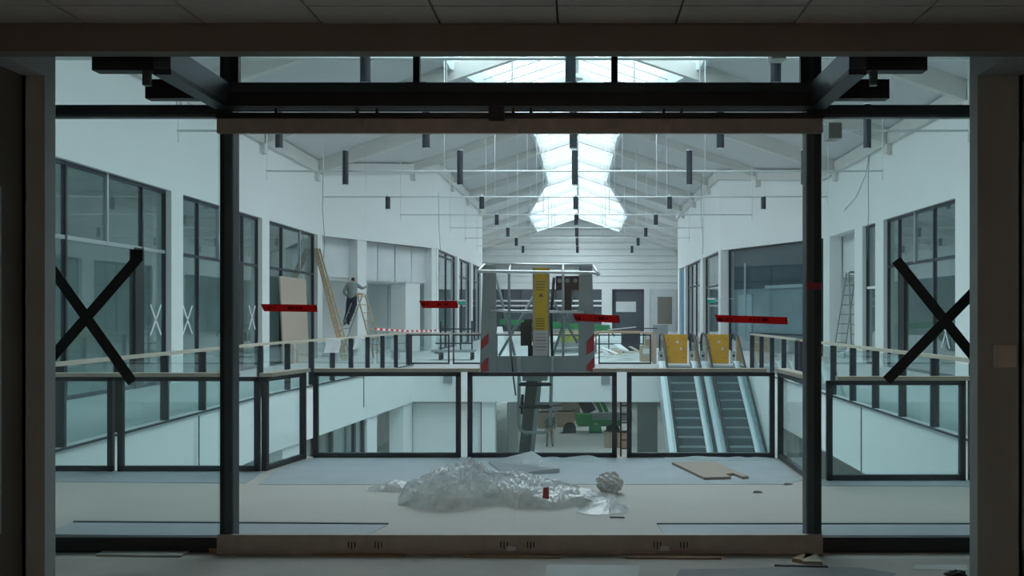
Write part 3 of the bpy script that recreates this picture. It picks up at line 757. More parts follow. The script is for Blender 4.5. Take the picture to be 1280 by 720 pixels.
# ================================================================== LOWER STOREY
lw = thing('wall_lower', 'white lower storey walls and columns under the gallery', 'wall', (-6, 30, ZL), kind='structure')
EDGE = [(VL, NEARL), (-6.42, 21.0), (-5.45, 33.9)]
def edge_pt(f): return lerp2(EDGE[1], EDGE[2], f)
def low_panel(name, m, f0, f1, z0, z1, o0, o1):
    a, b = edge_pt(f0), edge_pt(f1)
    MB().hexa([(a[0] - o0, a[1], z0), (b[0] - o0, b[1], z0), (b[0] - o1, b[1], z0), (a[0] - o1, a[1], z0)][::-1], [(a[0] - o0, a[1], z1), (b[0] - o0, b[1], z1), (b[0] - o1, b[1], z1), (a[0] - o1, a[1], z1)][::-1]).build(name, m, lw)
low_panel('column', 'fascia', 0.10, 0.19, ZL, -SLAB, 0.05, 0.5)
for f in (0.20, 0.27, 0.37, 0.52, 0.585): low_panel('mullion', 'steel', f, f + 0.012, ZL, -SLAB, 0.10, 0.2)
low_panel('pane', 'shopglass', 0.19, 0.60, ZL, -SLAB, 0.14, 0.16)
low_panel('shop_back', 'board', 0.0, 0.6, ZL, -SLAB, 1.6, 1.8)
low_panel('column', 'fascia', 0.60, 0.68, ZL, -SLAB, 0.05, 0.5)
low_panel('dark_jamb', 'greyp', 0.68, 0.75, ZL, -SLAB, 0.3, 0.6)
low_panel('inner_wall', 'concrete', 0.68, 0.92, ZL, -SLAB, 1.0, 1.1)
low_panel('column', 'fascia', 0.92, 1.0, ZL, -SLAB, 0.05, 0.5)
# frontal part under the far slab
YS = 34.1
box('frontal_wall', 'fascia', lw, PX(511, YS), PX(514, YS), YS, YS + 0.3, ZL, -SLAB)
box('white_shutter', 'fascia', lw, PX(513, YS), PX(602, YS), YS + 0.30, YS + 0.36, ZL, -SLAB)
box('shutter_frame', 'steel', lw, PX(512, YS), PX(514, YS), YS + 0.24, YS + 0.30, ZL, -SLAB)
box('shutter_frame', 'steel', lw, PX(600, YS), PX(602, YS), YS + 0.24, YS + 0.30, ZL, -SLAB)
box('shutter_frame', 'steel', lw, PX(512, YS), PX(602, YS), YS + 0.24, YS + 0.30, -SLAB - 0.06, -SLAB)
box('frontal_pier', 'fascia', lw, PX(602, YS), PX(619, YS), YS, YS + 0.5, ZL, -SLAB)
box('inner_grey_wall', 'greyp', lw, PX(619, 40), PX(634, 40), 40, 40.3, ZL, -SLAB)
box('inner_wall', 'board', lw, PX(634, 46), PX(648, 46), 46, 46.3, ZL, -SLAB)
box('back_wall', 'board', lw, -12, 12, 80, 80.3, ZL, -SLAB)
box('right_pier', 'greyp', lw, PX(797, 38), PX(822, 38), 38, 38.4, ZL, -SLAB)
box('escalator_side_wall', 'fascia', lw, VR + 0.0, VR + 0.2, 26.8, 34.2, ZL, -SLAB)
box('left_backing', 'concrete', lw, -10.2, -10, 8, 80, ZL, -SLAB)
box('right_backing', 'concrete', lw, 9.6, 9.8, 8, 80, ZL, -SLAB)
for y in (12, 18.5, 25): box('column', 'greyp', lw, VR + 0.15, VR + 0.6, y, y + 0.6, ZL, -SLAB)
# small grey vents let into the slab edge
for px, py in ((560, 474), (757, 475), (953.5, 477)):
    Y = 33.86
    a, b = P(px - 5.5, py + 5, Y), P(px + 5.5, py - 5, Y)
    t = tag(MB().box(a.x, b.x, Y - 0.03, Y + 0.04, a.z, b.z).build('slab_vent', 'greyp'), {560: 'small grey vent in the slab edge above the white shutter', 757: 'small grey vent in the slab edge right of the lift ladder', 953.5: 'small grey vent on the wall right of the escalators'}[px], 'vent', 'grey vents in the slab edge')
    if px > 900: t.location = (0, 0, 0)
# joints in the white slab edge, dark nosing under the balustrades
ns = thing('slab_nosing', 'dark steel strip along the top of the white slab edge', 'edge strip', (0, 20, 0), kind='structure')
def run(name, pts, z, w, h, m, parent):
    for a, b in zip(pts, pts[1:]): MB().bar((a[0], a[1], z), (b[0], b[1], z), w, h).build(name, m, parent)
run('nosing', [(VL + 0.02, NEARL), (-6.40, 21.0), (-5.43, 33.9)], -0.012, 0.03, 0.03, 'steel', ns)
run('nosing', [(VR - 0.02, NEARR), (VR - 0.02, 33.9)], -0.012, 0.03, 0.03, 'steel', ns)
box('joint', 'steel', ns, VL + 0.0, VL + 0.012, 17.3, 17.33, -SLAB, -0.05)
box('joint', 'steel', ns, VR - 0.012, VR, 18.9, 18.93, -SLAB, -0.05)
a = edge_pt(0.56); box('joint', 'steel', ns, a[0] + 0.0, a[0] + 0.012, a[1], a[1] + 0.05, -0.9, -0.05)
for i, (x, y) in enumerate([(-3, 40), (1, 40), (-3, 50), (1, 50), (5, 50), (-3, 60), (1, 60), (5, 60), (-3, 70), (1, 70), (5, 70), (-8, 25), (-8, 31)]):  # unseen fill lights added to brighten the lower storey
    o = thing('lower_fill_light', 'unseen fill light added under the slab of the lower storey', 'added fill light', (x, y, -SLAB), 'added fill lights of the lower storey')
    box('housing', 'white', o, x - 0.1, x + 0.1, y - 1.0, y + 1.0, -SLAB - 0.04, -SLAB)
    box('tube', 'lowfill', o, x - 0.08, x + 0.08, y - 0.95, y + 0.95, -SLAB - 0.07, -SLAB - 0.04)

# ================================================================== BALUSTRADES
def framed_panel(parent, p, q, zt, post=0.055, name=None):
    """one framed glass panel between plan points p and q"""
    d = V(q[0] - p[0], q[1] - p[1], 0).normalized(); nn = d.cross(V(0, 0, 1))
    for s, e in ((p, 1), (q, -1)):
        c = (s[0] + d.x * e * post / 2, s[1] + d.y * e * post / 2)
        MB().bar((c[0], c[1], 0), (c[0], c[1], zt), post, 0.06, nn).build('post', 'steel', parent)
    MB().bar((p[0], p[1], 0.03), (q[0], q[1], 0.03), 0.06, 0.05).build('bottom_rail', 'steel', parent)
    MB().bar((p[0], p[1], zt - 0.02), (q[0], q[1], zt - 0.02), 0.06, 0.045).build('top_rail', 'steel', parent)
    MB().bar((p[0] + d.x * post, p[1] + d.y * post, zt / 2 + 0.005), (q[0] - d.x * post, q[1] - d.y * post, zt / 2 + 0.005), 0.012, zt - 0.10).build('pane', 'balglass', parent)
YN = 11.93
ZR = PZ(465.5, YN)
for k, (pa, pb, lb) in enumerate(((392, 576, 'framed glass balustrade panel left of the lift basket'), (584.5, 771, 'framed glass balustrade panel in front of the lift boom'), (783.5, 968, 'framed glass balustrade panel in front of the escalators'))):
    t = thing('balustrade_panel', lb, 'balustrade', (PX((pa + pb) / 2, YN), YN, 0), 'framed glass panels on the bridge')
    framed_panel(t, (PX(pa, YN), YN), (PX(pb, YN), YN), ZR)
tag(MB().bar((PX(394, YN), YN, ZR + 0.028), (PX(600, YN), YN, ZR + 0.028), 0.12, 0.04).build('wooden_handrail', 'wood'), 'pale wooden handrail left of the lift basket', 'handrail')
tag(MB().bar((PX(741, YN), YN, ZR + 0.028), (PX(957, YN), YN, ZR + 0.028), 0.12, 0.04).build('wooden_handrail', 'wood'), 'pale wooden handrail in front of the escalators', 'handrail')
# angled return panels
t = thing('balustrade_panel', 'framed glass return panel set back to the left', 'balustrade', (-3.25, 11.4, 0), 'framed glass panels on the bridge')
framed_panel(t, (PX(330, 10.9), 10.9), (PX(380, 11.85), 11.85), 0.98)
tag(MB().bar((PX(334, 10.9), 10.85, 1.01), (PX(381, 11.8), 11.8, 1.01), 0.14, 0.04).build('wooden_handrail', 'wood'), 'short wooden handrail on the left return panel', 'handrail')
t = thing('balustrade_panel', 'framed glass return panel beside the right post', 'balustrade', (2.25, 11.1, 0), 'framed glass panels on the bridge')
framed_panel(t, (PX(975, 11.85), 11.85), (PX(1012, 10.32), 10.32), 0.98)
tag(MB().bar((PX(977, 11.8), 11.8, 1.01), (PX(1018, 10.3), 10.3, 1.01), 0.14, 0.04).build('wooden_handrail', 'wood'), 'short wooden handrail on the right return panel', 'handrail')
YL_, YR_ = 10.90, 10.30
for pa, pb, yy, lb in ((148, 325, YL_, 'framed glass panel seen past the left dark post'), (-40, 142, YL_, 'framed glass panel behind the left black tape cross'), (1033, 1206, YR_, 'framed glass panel behind the right black tape cross')):
    t = thing('balustrade_panel', lb, 'balustrade', (PX((pa + pb) / 2, yy), yy, 0), 'framed glass panels on the bridge')
    framed_panel(t, (PX(pa, yy), yy), (PX(pb, yy), yy), 0.985)
t = thing('balustrade_panel', 'framed glass panel at the edge of the right jamb', 'balustrade', (4.4, YR_, 0), 'framed glass panels on the bridge')
framed_panel(t, (PX(1211, YR_), YR_), (5.1, YR_), 0.985)
tag(MB().bar((PX(-40, YL_), YL_, 1.01), (PX(298, YL_), YL_, 1.01), 0.12, 0.04).build('wooden_handrail', 'wood'), 'wooden handrail across the left sidelight', 'handrail')
tag(MB().bar((PX(1046, YR_), YR_, 1.01), (5.1, YR_, 1.01), 0.12, 0.04).build('wooden_handrail', 'wood'), 'wooden handrail across the right sidelight', 'handrail')

def long_rail(label, pts, step, zt=1.0, first=0.0, railm='wood'):
    t = thing('gallery_balustrade', label, 'balustrade', (pts[0][0], pts[0][1], 0))
    for a, b in zip(pts, pts[1:]):
        L = math.hypot(b[0] - a[0], b[1] - a[1]); n = max(1, round(L / step))
        d = V(b[0] - a[0], b[1] - a[1], 0).normalized(); nn = d.cross(V(0, 0, 1))
        for i in range(n):
            p, q = lerp2(a, b, i / n), lerp2(a, b, (i + 1) / n)
            MB().bar((p[0], p[1], 0.0), (p[0], p[1], zt), 0.06, 0.12, nn).build('post', 'steel', t)
            MB().bar((p[0] + d.x * .05, p[1] + d.y * .05, zt / 2), (q[0] - d.x * .05, q[1] - d.y * .05, zt / 2), 0.012, zt - 0.06).build('pane', 'balglass', t)
            MB().bar((p[0], p[1], zt + 0.03), (q[0], q[1], zt + 0.03), 0.10, 0.05).build('handrail', railm, t)
    MB().bar((pts[-1][0], pts[-1][1], 0.0), (pts[-1][0], pts[-1][1], zt), 0.06, 0.13, nn).build('post', 'steel', t)
    return t
long_rail('long glass balustrade with wooden rail along the left gallery', [(-6.40, 11.2), (-6.46, 21.0), (-5.52, 33.4)], 1.65)
long_rail('long glass balustrade with wooden rail along the right gallery', [(5.16, 10.6), (5.16, 24.2)], 1.5)
long_rail('short glass balustrade with wooden rail right of the escalators', [(5.18, 24.8), (5.18, 31.3)], 1.5)
YFE = 33.95
for pa, pb, lb in ((513, 562, 'far framed glass panel left of the trolley'), (566, 616, 'far framed glass panel behind the lift basket edge'), (620, 668, 'far framed glass panel behind the lift sign'), (672, 742, 'far framed glass panel behind the right half of the lift basket'), (748, 814, 'far framed glass panel beside the left escalator')):
    t = thing('balustrade_panel', lb, 'balustrade', (PX((pa + pb) / 2, YFE), YFE, 0), 'far framed glass panels')
    framed_panel(t, (PX(pa, YFE), YFE), (PX(pb, YFE), YFE), 0.97, 0.05)
tag(MB().bar((PX(513, YFE), YFE, 1.0), (PX(745, YFE), YFE, 1.0), 0.10, 0.04).build('wooden_handrail', 'wood'), 'wooden handrail on the far side of the void', 'handrail')

# rags on the left rail, barrier tape
def rag(px, py0, py1, w, Y, lb, skew):
    mb = MB(); a = P(px, py0, Y); h = (py1 - py0) * Y / F; n = 7
    vs = []; fs = []
    for i in range(n):
        for j in range(n):
            u, v = i / (n - 1), j / (n - 1)
            ww = w * (1 - 0.35 * skew * v)
            vs.append((a.x + ww * u + 0.02 * math.sin(5 * v), Y - 0.06 - 0.02 * math.sin(7 * u + 2 * v) * v, a.z - h * v * (1 - 0.15 * skew * u)))
    for i in range(n - 1):
        for j in range(n - 1): fs.append((i * n + j, i * n + j + 1, (i + 1) * n + j + 1, (i + 1) * n + j))
    m2 = len(vs)
    vs2 = [(x, y + 0.008, z) for x, y, z in vs]
    mb.add(vs, fs); mb.add(vs2, [f[::-1] for f in fs])
    ring = [i * n for i in range(n)]
    # folded over the rail
    mb.box(a.x, a.x + w, Y - 0.06, Y + 0.09, a.z - 0.005, a.z + 0.012)
    tag(mb.build('rag', 'cloth', smooth=True), lb, 'cloth', 'white rags on the left gallery rail')
rag(407, 424.5, 441, 0.36, 24.6, 'larger white rag hung over the left gallery rail', 0.1)
rag(443, 421.5, 437, 0.20, 26.6, 'narrower white rag hung over the left gallery rail', 0.9)
a, b = P(468, 411, 37.0), P(548, 413, 43.0)
mid = [(a.lerp(b, i / 8)) - V(0, 0, 0.05 * math.sin(math.pi * i / 8)) for i in range(9)]
mb = MB()
for p, q in zip(mid, mid[1:]): mb.bar(p, q, 0.006, 0.08)
tag(mb.build('barrier_tape', 'stripe'), 'red and white barrier tape strung in front of the plasterboard recess', 'tape')
pp = thing('barrier_post', 'thin post holding the end of the barrier tape', 'post', (b.x, b.y, 0)); 
tube('pole', 'silver', pp, [(b.x, b.y, 0), (b.x, b.y, b.z + 0.1)], 0.025)
box('foot', 'rubber', pp, b.x - 0.15, b.x + 0.15, b.y - 0.15, b.y + 0.15, 0, 0.05)

# ================================================================== LIGHT RAILS AND PENDANTS
S = 3.25
inc = 0.00154
ROWS = [(F * S * (0.0039 + inc * k)) for k in range(8)]
ords = ['nearest', 'second', 'third', 'fourth', 'fifth', 'sixth', 'seventh', 'farthest']
ZROD = EYE + 1.243 * S
lamp_mesh = {}
def lamp_parts(kind):
    if kind in lamp_mesh: return lamp_mesh[kind]
    L_up, L_dn, r = (0.58, 0.38, 0.085) if kind == 'long' else (0.0, 0.42, 0.085)
    body = MB().tube([(0, 0, L_up - 0.0), (0, 0, -L_dn)], r, 14).build('lamp_body', 'lampk', smooth=False)
    rim = MB().tube([(0, 0, L_up), (0, 0, L_up + (0.02 if kind == 'long' else 0.07))], r * (1.02 if kind == 'long' else 0.6), 14).build('lamp_cap', 'lampw')
    ring = MB().tube([(0, 0, -L_dn), (0, 0, -L_dn - 0.015)], r * 0.85, 14).build('lamp_lens', 'lampw')
    lamp_mesh[kind] = [body.data, rim.data, ring.data]
    for o in (body, rim, ring): bpy.data.objects.remove(o)
    return lamp_mesh[kind]
for k, Y in enumerate(ROWS):
    half = 8.75 if k < 4 else 6.0
    if k == 4: half = 7.2
    t = thing('light_rail', 'white suspended light rail of the %s row under the skylight' % ords[k], 'light rail', (X0, Y, ZROD), 'suspended light rails')
    r = 0.028 if k < 4 else 0.024
    tube('rail', 'rod', t, [(X0 - half, Y, ZROD), (X0 + half, Y, ZROD)], r, 6)
    for x in (X0 - half + 0.02, X0 - 3.7 + 0.9 * (k % 2), X0 - 1.35, X0 + 1.35, X0 + 3.7 - 0.9 * (k % 2), X0 + half - 0.02):
        if k == 0 and abs(x - X0) < 2: continue
        tube('suspender', 'rod', t, [(x, Y, ZROD - (0.25 if abs(x - X0) > half - 0.1 else 0.0)), (x, Y, roof_z(x) - 0.02)], 0.014, 5)
    idx = (-2, -1, 0, 1, 2) if k < 4 else (-1, 0, 1)
    if k == 0: idx = (-1, 0, 1, 2)
    pos = {-2: 'outermost left', -1: 'left of centre', 0: 'centre', 1: 'right of centre', 2: 'outermost right'}
    for i in idx:
        kind = 'long' if k < 3 else 'short'
        x = X0 + i * S
        p = thing('pendant_lamp', '%s dark pendant lamp, %s on the %s light rail' % (kind, pos[i], ords[k]), 'pendant lamp', (x, Y - 0.0, ZROD), 'dark pendant lamps on the light rails')
        for nm, me in zip(('lamp_body', 'lamp_cap', 'lamp_lens'), lamp_parts(kind)):
            o = bpy.data.objects.new(nm, me); COL.objects.link(o); o.parent = p
# loudspeaker hanging from the ridge near the front
sp = thing('ridge_lamp', 'round white lamp hanging under the ridge near the doors', 'lamp', (PX(718, 30), 30, PZ(98, 30)))
c = P(718, 99, 30)
MB().tube([(c.x, 30, c.z), (c.x, 30, c.z + 0.12)], 0.26, 16).build('dish', 'silver', sp)
MB().tube([(c.x, 30, c.z + 0.12), (c.x, 30, c.z + 0.75)], 0.13, 12).build('stem', 'greyp', sp)
MB().tube([(c.x, 30, c.z + 0.75), (c.x, 30, RIDGE - 0.05)], 0.03, 8).build('rod', 'silver', sp)
# loose cables on the walls
def cable(label, pts, r=0.012):
    return tag(MB().tube(pts, r, 5).build('cable', 'greyp', smooth=True), label, 'cable')
cable('thin cable hanging down the left wall by the plasterboard corner', [P(404, 200, 38.3), P(403, 260, 38.3), P(406, 300, 38.3), P(404, 330, 38.3)])
cable('loose cable on the left nave corner', [P(548, 240, 46), P(549, 290, 46), P(551, 320, 46), P(548, 350, 46)])
cable('looping cable on the upper right wall', [V(9.35, Y_, z_) for Y_, z_ in ((33.5, 7.0), (34.0, 6.2), (35.2, 5.6), (36.8, 5.3))])
cable('cable dropping to the narrow right window', [V(9.35, Y_, z_) for Y_, z_ in ((33.6, 7.0), (33.75, 6.0), (33.7, 5.0), (33.9, 3.4))])
cable('cable hanging at the right nave corner', [P(877, 215, 47.3), P(876, 260, 47.3), P(879, 300, 47.3), P(878, 318, 47.3)])

# ================================================================== ESCALATORS
def escalator(xc, lb):
    t = thing('escalator', lb, 'escalator', (xc, 33.4, 0))
    ytop = 33.2; tan = math.tan(math.radians(30)); hw = 0.39
    n = 21
    st = None
    for i in range(n):
        y1 = ytop - i * 0.4; zt = -i * 0.4 * tan - 0.02
        s_ = MB().box(-hw, hw, -0.4, 0.0, -0.26, 0) if st is None else None
        if st is None:
            st = s_.build('step', 'escstep'); 
            nz_ = MB().box(-hw, hw, -0.405, -0.375, -0.025, 0.004).build('step_edge', 'escnose')
            st.parent = t; nz_.parent = st
            nzm, stm = nz_.data, st.data
            st.location = (0, y1 - 33.4, zt)
        else:
            o = bpy.data.objects.new('step', stm); COL.objects.link(o); o.parent = t; o.location = (0, y1 - 33.4, zt)
            e = bpy.data.objects.new('step_edge', nzm); COL.objects.link(e); e.parent = o
    box('landing_plate', 'escdeck', t, xc - 0.62, xc + 0.62, ytop, 34.5, -0.04, 0.012)
    yb, zb = ytop - n * 0.4, -n * 0.4 * tan
    for s in (-1, 1):
        x = xc + s * 0.515
        MB().bar((x, ytop + 0.2, 0.10), (x, yb, zb + 0.10), 0.225, 0.07, (0, 0, 1)).build('deck', 'escdeck', t)
        MB().bar((xc + s * 0.40, ytop + 0.1, -0.05), (xc + s * 0.40, yb, zb - 0.05), 0.016, 0.36, (0, 0, 1)).build('skirt', 'steel', t)
        MB().bar((xc + s * 0.62, ytop + 0.1, -0.25), (xc + s * 0.62, yb, zb - 0.25), 0.02, 0.7, (0, 0, 1)).build('truss_cladding', 'escdeck', t)
        # glass and handrail with a rounded newel at the top landing
        xr = xc + s * 0.50
        path = [V(xr, yb, zb + 0.95), V(xr, ytop - 0.2, 0.93), V(xr, ytop + 0.4, 1.0), V(xr, ytop + 0.8, 1.0)]
        for a in range(1, 8):
            th = math.pi * a / 7
            path.append(V(xr, ytop + 0.8 + 0.36 * math.sin(th), 0.64 + 0.36 * math.cos(th)))
        path.append(V(xr, ytop + 0.5, 0.28))
        MB().tube(path, 0.038, 8).build('handrail', 'black', t, smooth=True)
        pts = [V(xr, yb, zb + 0.1), V(xr, ytop, 0.1), V(xr, ytop + 0.8, 0.1), V(xr, ytop + 1.1, 0.6), V(xr, ytop + 0.8, 0.96), V(xr, ytop + 0.3, 0.96), V(xr, ytop - 0.2, 0.9), V(xr, yb, zb + 0.92)]
        MB().plate(pts, (1, 0, 0), 0.012).build('glass_balustrade', 'balglass', t)
        MB().tube([(xr, ytop + 0.75, 0.0), (xr, ytop + 0.75, 0.42)], 0.09, 10).build('newel_cover', 'silver', t)
    return t
escalator(3.14, 'escalator nearer the lift, its top closed by a yellow board')
escalator(4.50, 'escalator nearer the right gallery, its top closed by a yellow board')
for xc, lb in ((3.14, 'yellow shuttering board closing the top of the left escalator'), (4.50, 'yellow shuttering board closing the top of the right escalator')):
    t = thing('yellow_board', lb, 'board', (xc, 34.1, 0), 'yellow boards closing the escalators')
    MB().box(xc - 0.37, xc + 0.37, 34.05, 34.09, 0.02, 0.97).build('panel', 'yellow', t)
    for u, v in ((-0.25, 0.2), (-0.25, 0.55), (-0.25, 0.8), (0.25, 0.2), (0.25, 0.5), (0.25, 0.82)): MB().tube([(xc + u, 34.055, v), (xc + u, 34.045, v)], 0.02, 8).build('screw_hole', 'ink', t)
    for u, v in ((0.05, 0.72), (0.17, 0.5)): MB().tube([(xc + u, 34.055, v), (xc + u, 34.043, v)], 0.045, 10).build('chipped_spot', 'label', t)
tag(MB().box(2.36, 2.50, 34.02, 34.07, 0.0, 0.97).build('plywood_sheet', 'chip'), 'brown board standing left of the left escalator', 'board')
tag(MB().box(3.78, 3.92, 34.35, 34.40, 0.02, 0.9).build('plywood_sheet', 'chip'), 'brown board standing between the two escalators', 'board')
tag(MB().box(5.16, 5.34, 34.3, 34.36, 0.0, 0.9).build('plywood_sheet', 'chip'), 'brown board standing right of the right escalator', 'board')

# ================================================================== LIFT BASKET IN THE VOID
YK = 13.5
def K(px, py, dy=0.0): p = P(px, py, YK); p.y += dy; return p
lf = thing('boom_lift', 'grey boom lift basket with yellow sign rising above the balustrade', 'boom lift', (K(668, 465).x, YK + 0.4, ZL))
sk = YK / F
xl, xr_ = K(601, 0).x, K(743, 0).x
zb_, zt_ = K(0, 465).z, K(0, 333).z
DB = 0.75
MB().box(xl, xr_, YK - 0.02, YK + 0.02, zb_, K(0, 445).z).build('toe_board', 'lift', lf)
MB().box(xl, xr_, YK, YK + DB, zb_, zb_ + 0.05).build('platform_floor', 'lift', lf)
for s, xx in ((1, xl), (-1, xr_)):
    pts = [V(xx - s * 0.01, YK - 0.04, zb_ - 0.01), V(xx + s * 0.21, YK - 0.04, zb_ - 0.01), V(xx + s * 0.20, YK - 0.04, zt_), V(xx + s * 0.03, YK - 0.04, zt_)]
    pts = pts if s > 0 else pts[::-1]
    MB().plate(pts, (0, -1, 0), 0.015).build('side_plate', 'lift', lf)
    MB().box(xx, xx + s * 0.03, YK, YK + DB, zb_, zb_ + 0.3).build('side_panel', 'lift', lf)
    for z in (0.65, 1.38): MB().tube([(xx + s * 0.05, YK, zb_ + z), (xx + s * 0.05, YK + DB, zb_ + z)], 0.02, 8).build('side_rail', 'silver', lf)
    # red chevrons
    for z0, z1, h in ((0.28, 0.48, 0.13), (0.0, 0.12, 0.10)):
        a = xx + s * 0.005; w_ = 0.10
        pp_ = [V(a, YK - 0.055, zb_ + z0 - 0.0), V(a + s * w_, YK - 0.055, zb_ + z0 + 0.10 * (1 if s > 0 else -0.6) * (1 if z0 else 1.0) if z0 else zb_ + 0.02), V(a + s * w_, YK - 0.055, zb_ + z0 + 0.10 + h if s > 0 else zb_ + z0 - 0.02 + h), V(a, YK - 0.055, zb_ + z0 + h if s > 0 else zb_ + z0 + h + 0.1)]
        if s < 0: pp_ = pp_[::-1]
        MB().plate(pp_, (0, -1, 0), 0.004).build('red_chevron', 'redplain', lf)
# rails
def LT(name, pts, r=0.018, m='silver'): return tube(name, m, lf, pts, r, 8)
LT('top_rail', [K(598, 342, -0.25), K(601, 340, -0.25), K(742, 342, -0.25), K(748, 345, -0.25)], 0.02)
LT('top_rail', [K(606, 330.5, 0.0), K(741, 332, 0.0)], 0.024)
LT('top_rail', [K(606, 331, DB), K(741, 332, DB)], 0.022)
LT('rail_bend', [K(606, 330.5), K(599, 341, -0.25)], 0.02); LT('rail_bend', [K(741, 332), K(748, 344, -0.25)], 0.02)
for px in (638, 704): LT('rail_bracket', [K(px, 331), K(px, 342, -0.25)], 0.016)
LT('mid_rail', [K(613, 387.5, -0.04), K(640, 389, -0.04), K(730, 390, -0.04)], 0.018)
LT('upright', [K(637, 342, -0.1), K(637, 388, -0.1), K(639, 446, -0.04)], 0.018, 'lift')
LT('upright', [K(704, 342, -0.02), K(704, 446, -0.02)], 0.016, 'lift')
for a, b in (((616, 340), (641, 446)), ((668, 365), (621, 446)), ((684, 365), (722, 430)), ((724, 345), (690, 446))):
    LT('brace', [K(*a, 0.4), K(*b, 0.4)], 0.018, 'lift')
# sign post
sg = MB().box(K(668, 0).x, K(685, 0).x, YK - 0.09, YK - 0.06, K(0, 413).z, K(0, 335).z).build('sign_plate', 'signyellow', lf); tag(sg, 'yellow warning sign')
for py in (352, 355.5, 359, 362, 398, 401, 404, 407, 410.5):
    MB().box(K(670, 0).x, K(683 - (py % 3), 0).x, YK - 0.093, YK - 0.09, K(0, py + 0.8).z, K(0, py).z).build('sign_lettering', 'ink', sg)
tri = [K(676.5, 366.5, -0.091), K(673.6, 371, -0.091), K(679.4, 371, -0.091)]
MB().plate(tri, (0, -1, 0), 0.003).build('warning_triangle', 'ink', sg)
lb_ = MB().box(K(667, 0).x, K(685, 0).x, YK - 0.09, YK - 0.06, K(0, 444).z, K(0, 413).z).build('label_plate', 'label', lf); tag(lb_, 'white label under the yellow sign')
for py in (417, 421, 425, 429, 433, 437): MB().box(K(669, 0).x, K(683, 0).x, YK - 0.093, YK - 0.09, K(0, py + 0.9).z, K(0, py).z).build('label_line', 'redplain' if py in (425, 433) else 'greyp', lb_)
MB().box(K(666, 0).x, K(687, 0).x, YK - 0.06, YK - 0.02, K(0, 446).z, K(0, 335).z).build('sign_post', 'lift', lf)
cb = MB().box(K(651, 0).x, K(664.5, 0).x, YK - 0.05, YK + 0.1, K(0, 432).z, K(0, 403).z).build('control_box', 'rubber', lf); tag(cb, 'black control box')
MB().box(K(655, 0).x, K(668, 0).x, YK - 0.03, YK + 0.04, K(0, 404).z, K(0, 399).z).build('box_bracket', 'black', lf)
MB().box(K(660, 0).x, K(666, 0).x, YK - 0.02, YK + 0.04, K(0, 445).z, K(0, 432).z).build('cable_gland', 'black', lf)
cn = MB().box(K(694, 0).x, K(726, 0).x, YK + 0.3, YK + 0.5, K(0, 362).z, K(0, 344).z).build('control_console', 'rubber', lf); tag(cn, 'black control console with joysticks')
for px in (699, 709, 719): MB().tube([K(px, 350, 0.29), K(px, 350, 0.24)], 0.028, 10).build('dial', 'greyp', cn)
MB().box(K(705, 0).x, K(714, 0).x, YK + 0.3, YK + 0.4, K(0, 390).z, K(0, 362).z).build('console_foot', 'black', lf)
LT('hose', [K(692, 346, 0.25), K(690, 370, 0.25), K(688, 395, 0.2), K(690, 446, 0.1)], 0.02, 'rubber')
LT('cable', [K(640, 446, -0.05), K(642, 470, -0.08), K(645, 494, -0.05)], 0.01, 'rubber')
# access ladder hanging under the floor
lp = [K(649, 446, -0.06), K(649, 530, -0.06), K(651, 537, -0.06), K(657, 540, -0.06), K(680, 540, -0.06), K(686, 537, -0.06), K(688, 530, -0.06), K(690, 446, -0.06)]
LT('ladder_hoop', lp, 0.022, 'lift')
for py in (480, 508): LT('ladder_rung', [K(649, py, -0.06), K(690, py, -0.06)], 0.024, 'rubber')
# boom down to the machine
bt = K(668, 462, 0.35)
MB().box(bt.x - 0.16, bt.x + 0.16, YK + 0.1, YK + 0.6, zb_ - 0.12, zb_).build('boom_head', 'lift', lf)
bb = V(bt.x - 0.52, YK + 1.1, ZL + 1.3)
MB().bar(bt, bb, 0.20, 0.22, (0, 1, 0)).build('boom', 'liftdark', lf)
MB().bar(bt + V(0.07, -0.12, -0.05), bb + V(0.07, -0.12, 0), 0.05, 0.02, (0, 1, 0)).build('boom_rib', 'lift', lf)
MB().tube([K(652, 495, 0.25), K(650, 520, 0.28)], 0.02, 8).build('hydraulic_line', 'rubber', lf)
MB().box(bb.x - 0.7, bb.x + 0.7, bb.y - 1.1, bb.y + 1.1, ZL + 0.35, ZL + 1.3).build('chassis', 'lift', lf)
for sx in (-1, 1):
    for sy in (-1, 1): MB().tube([(bb.x + sx * 0.65, bb.y + sy * 0.8, ZL + 0.38), (bb.x + sx * 0.9, bb.y + sy * 0.8, ZL + 0.38)], 0.38, 18).build('wheel', 'rubber', lf)

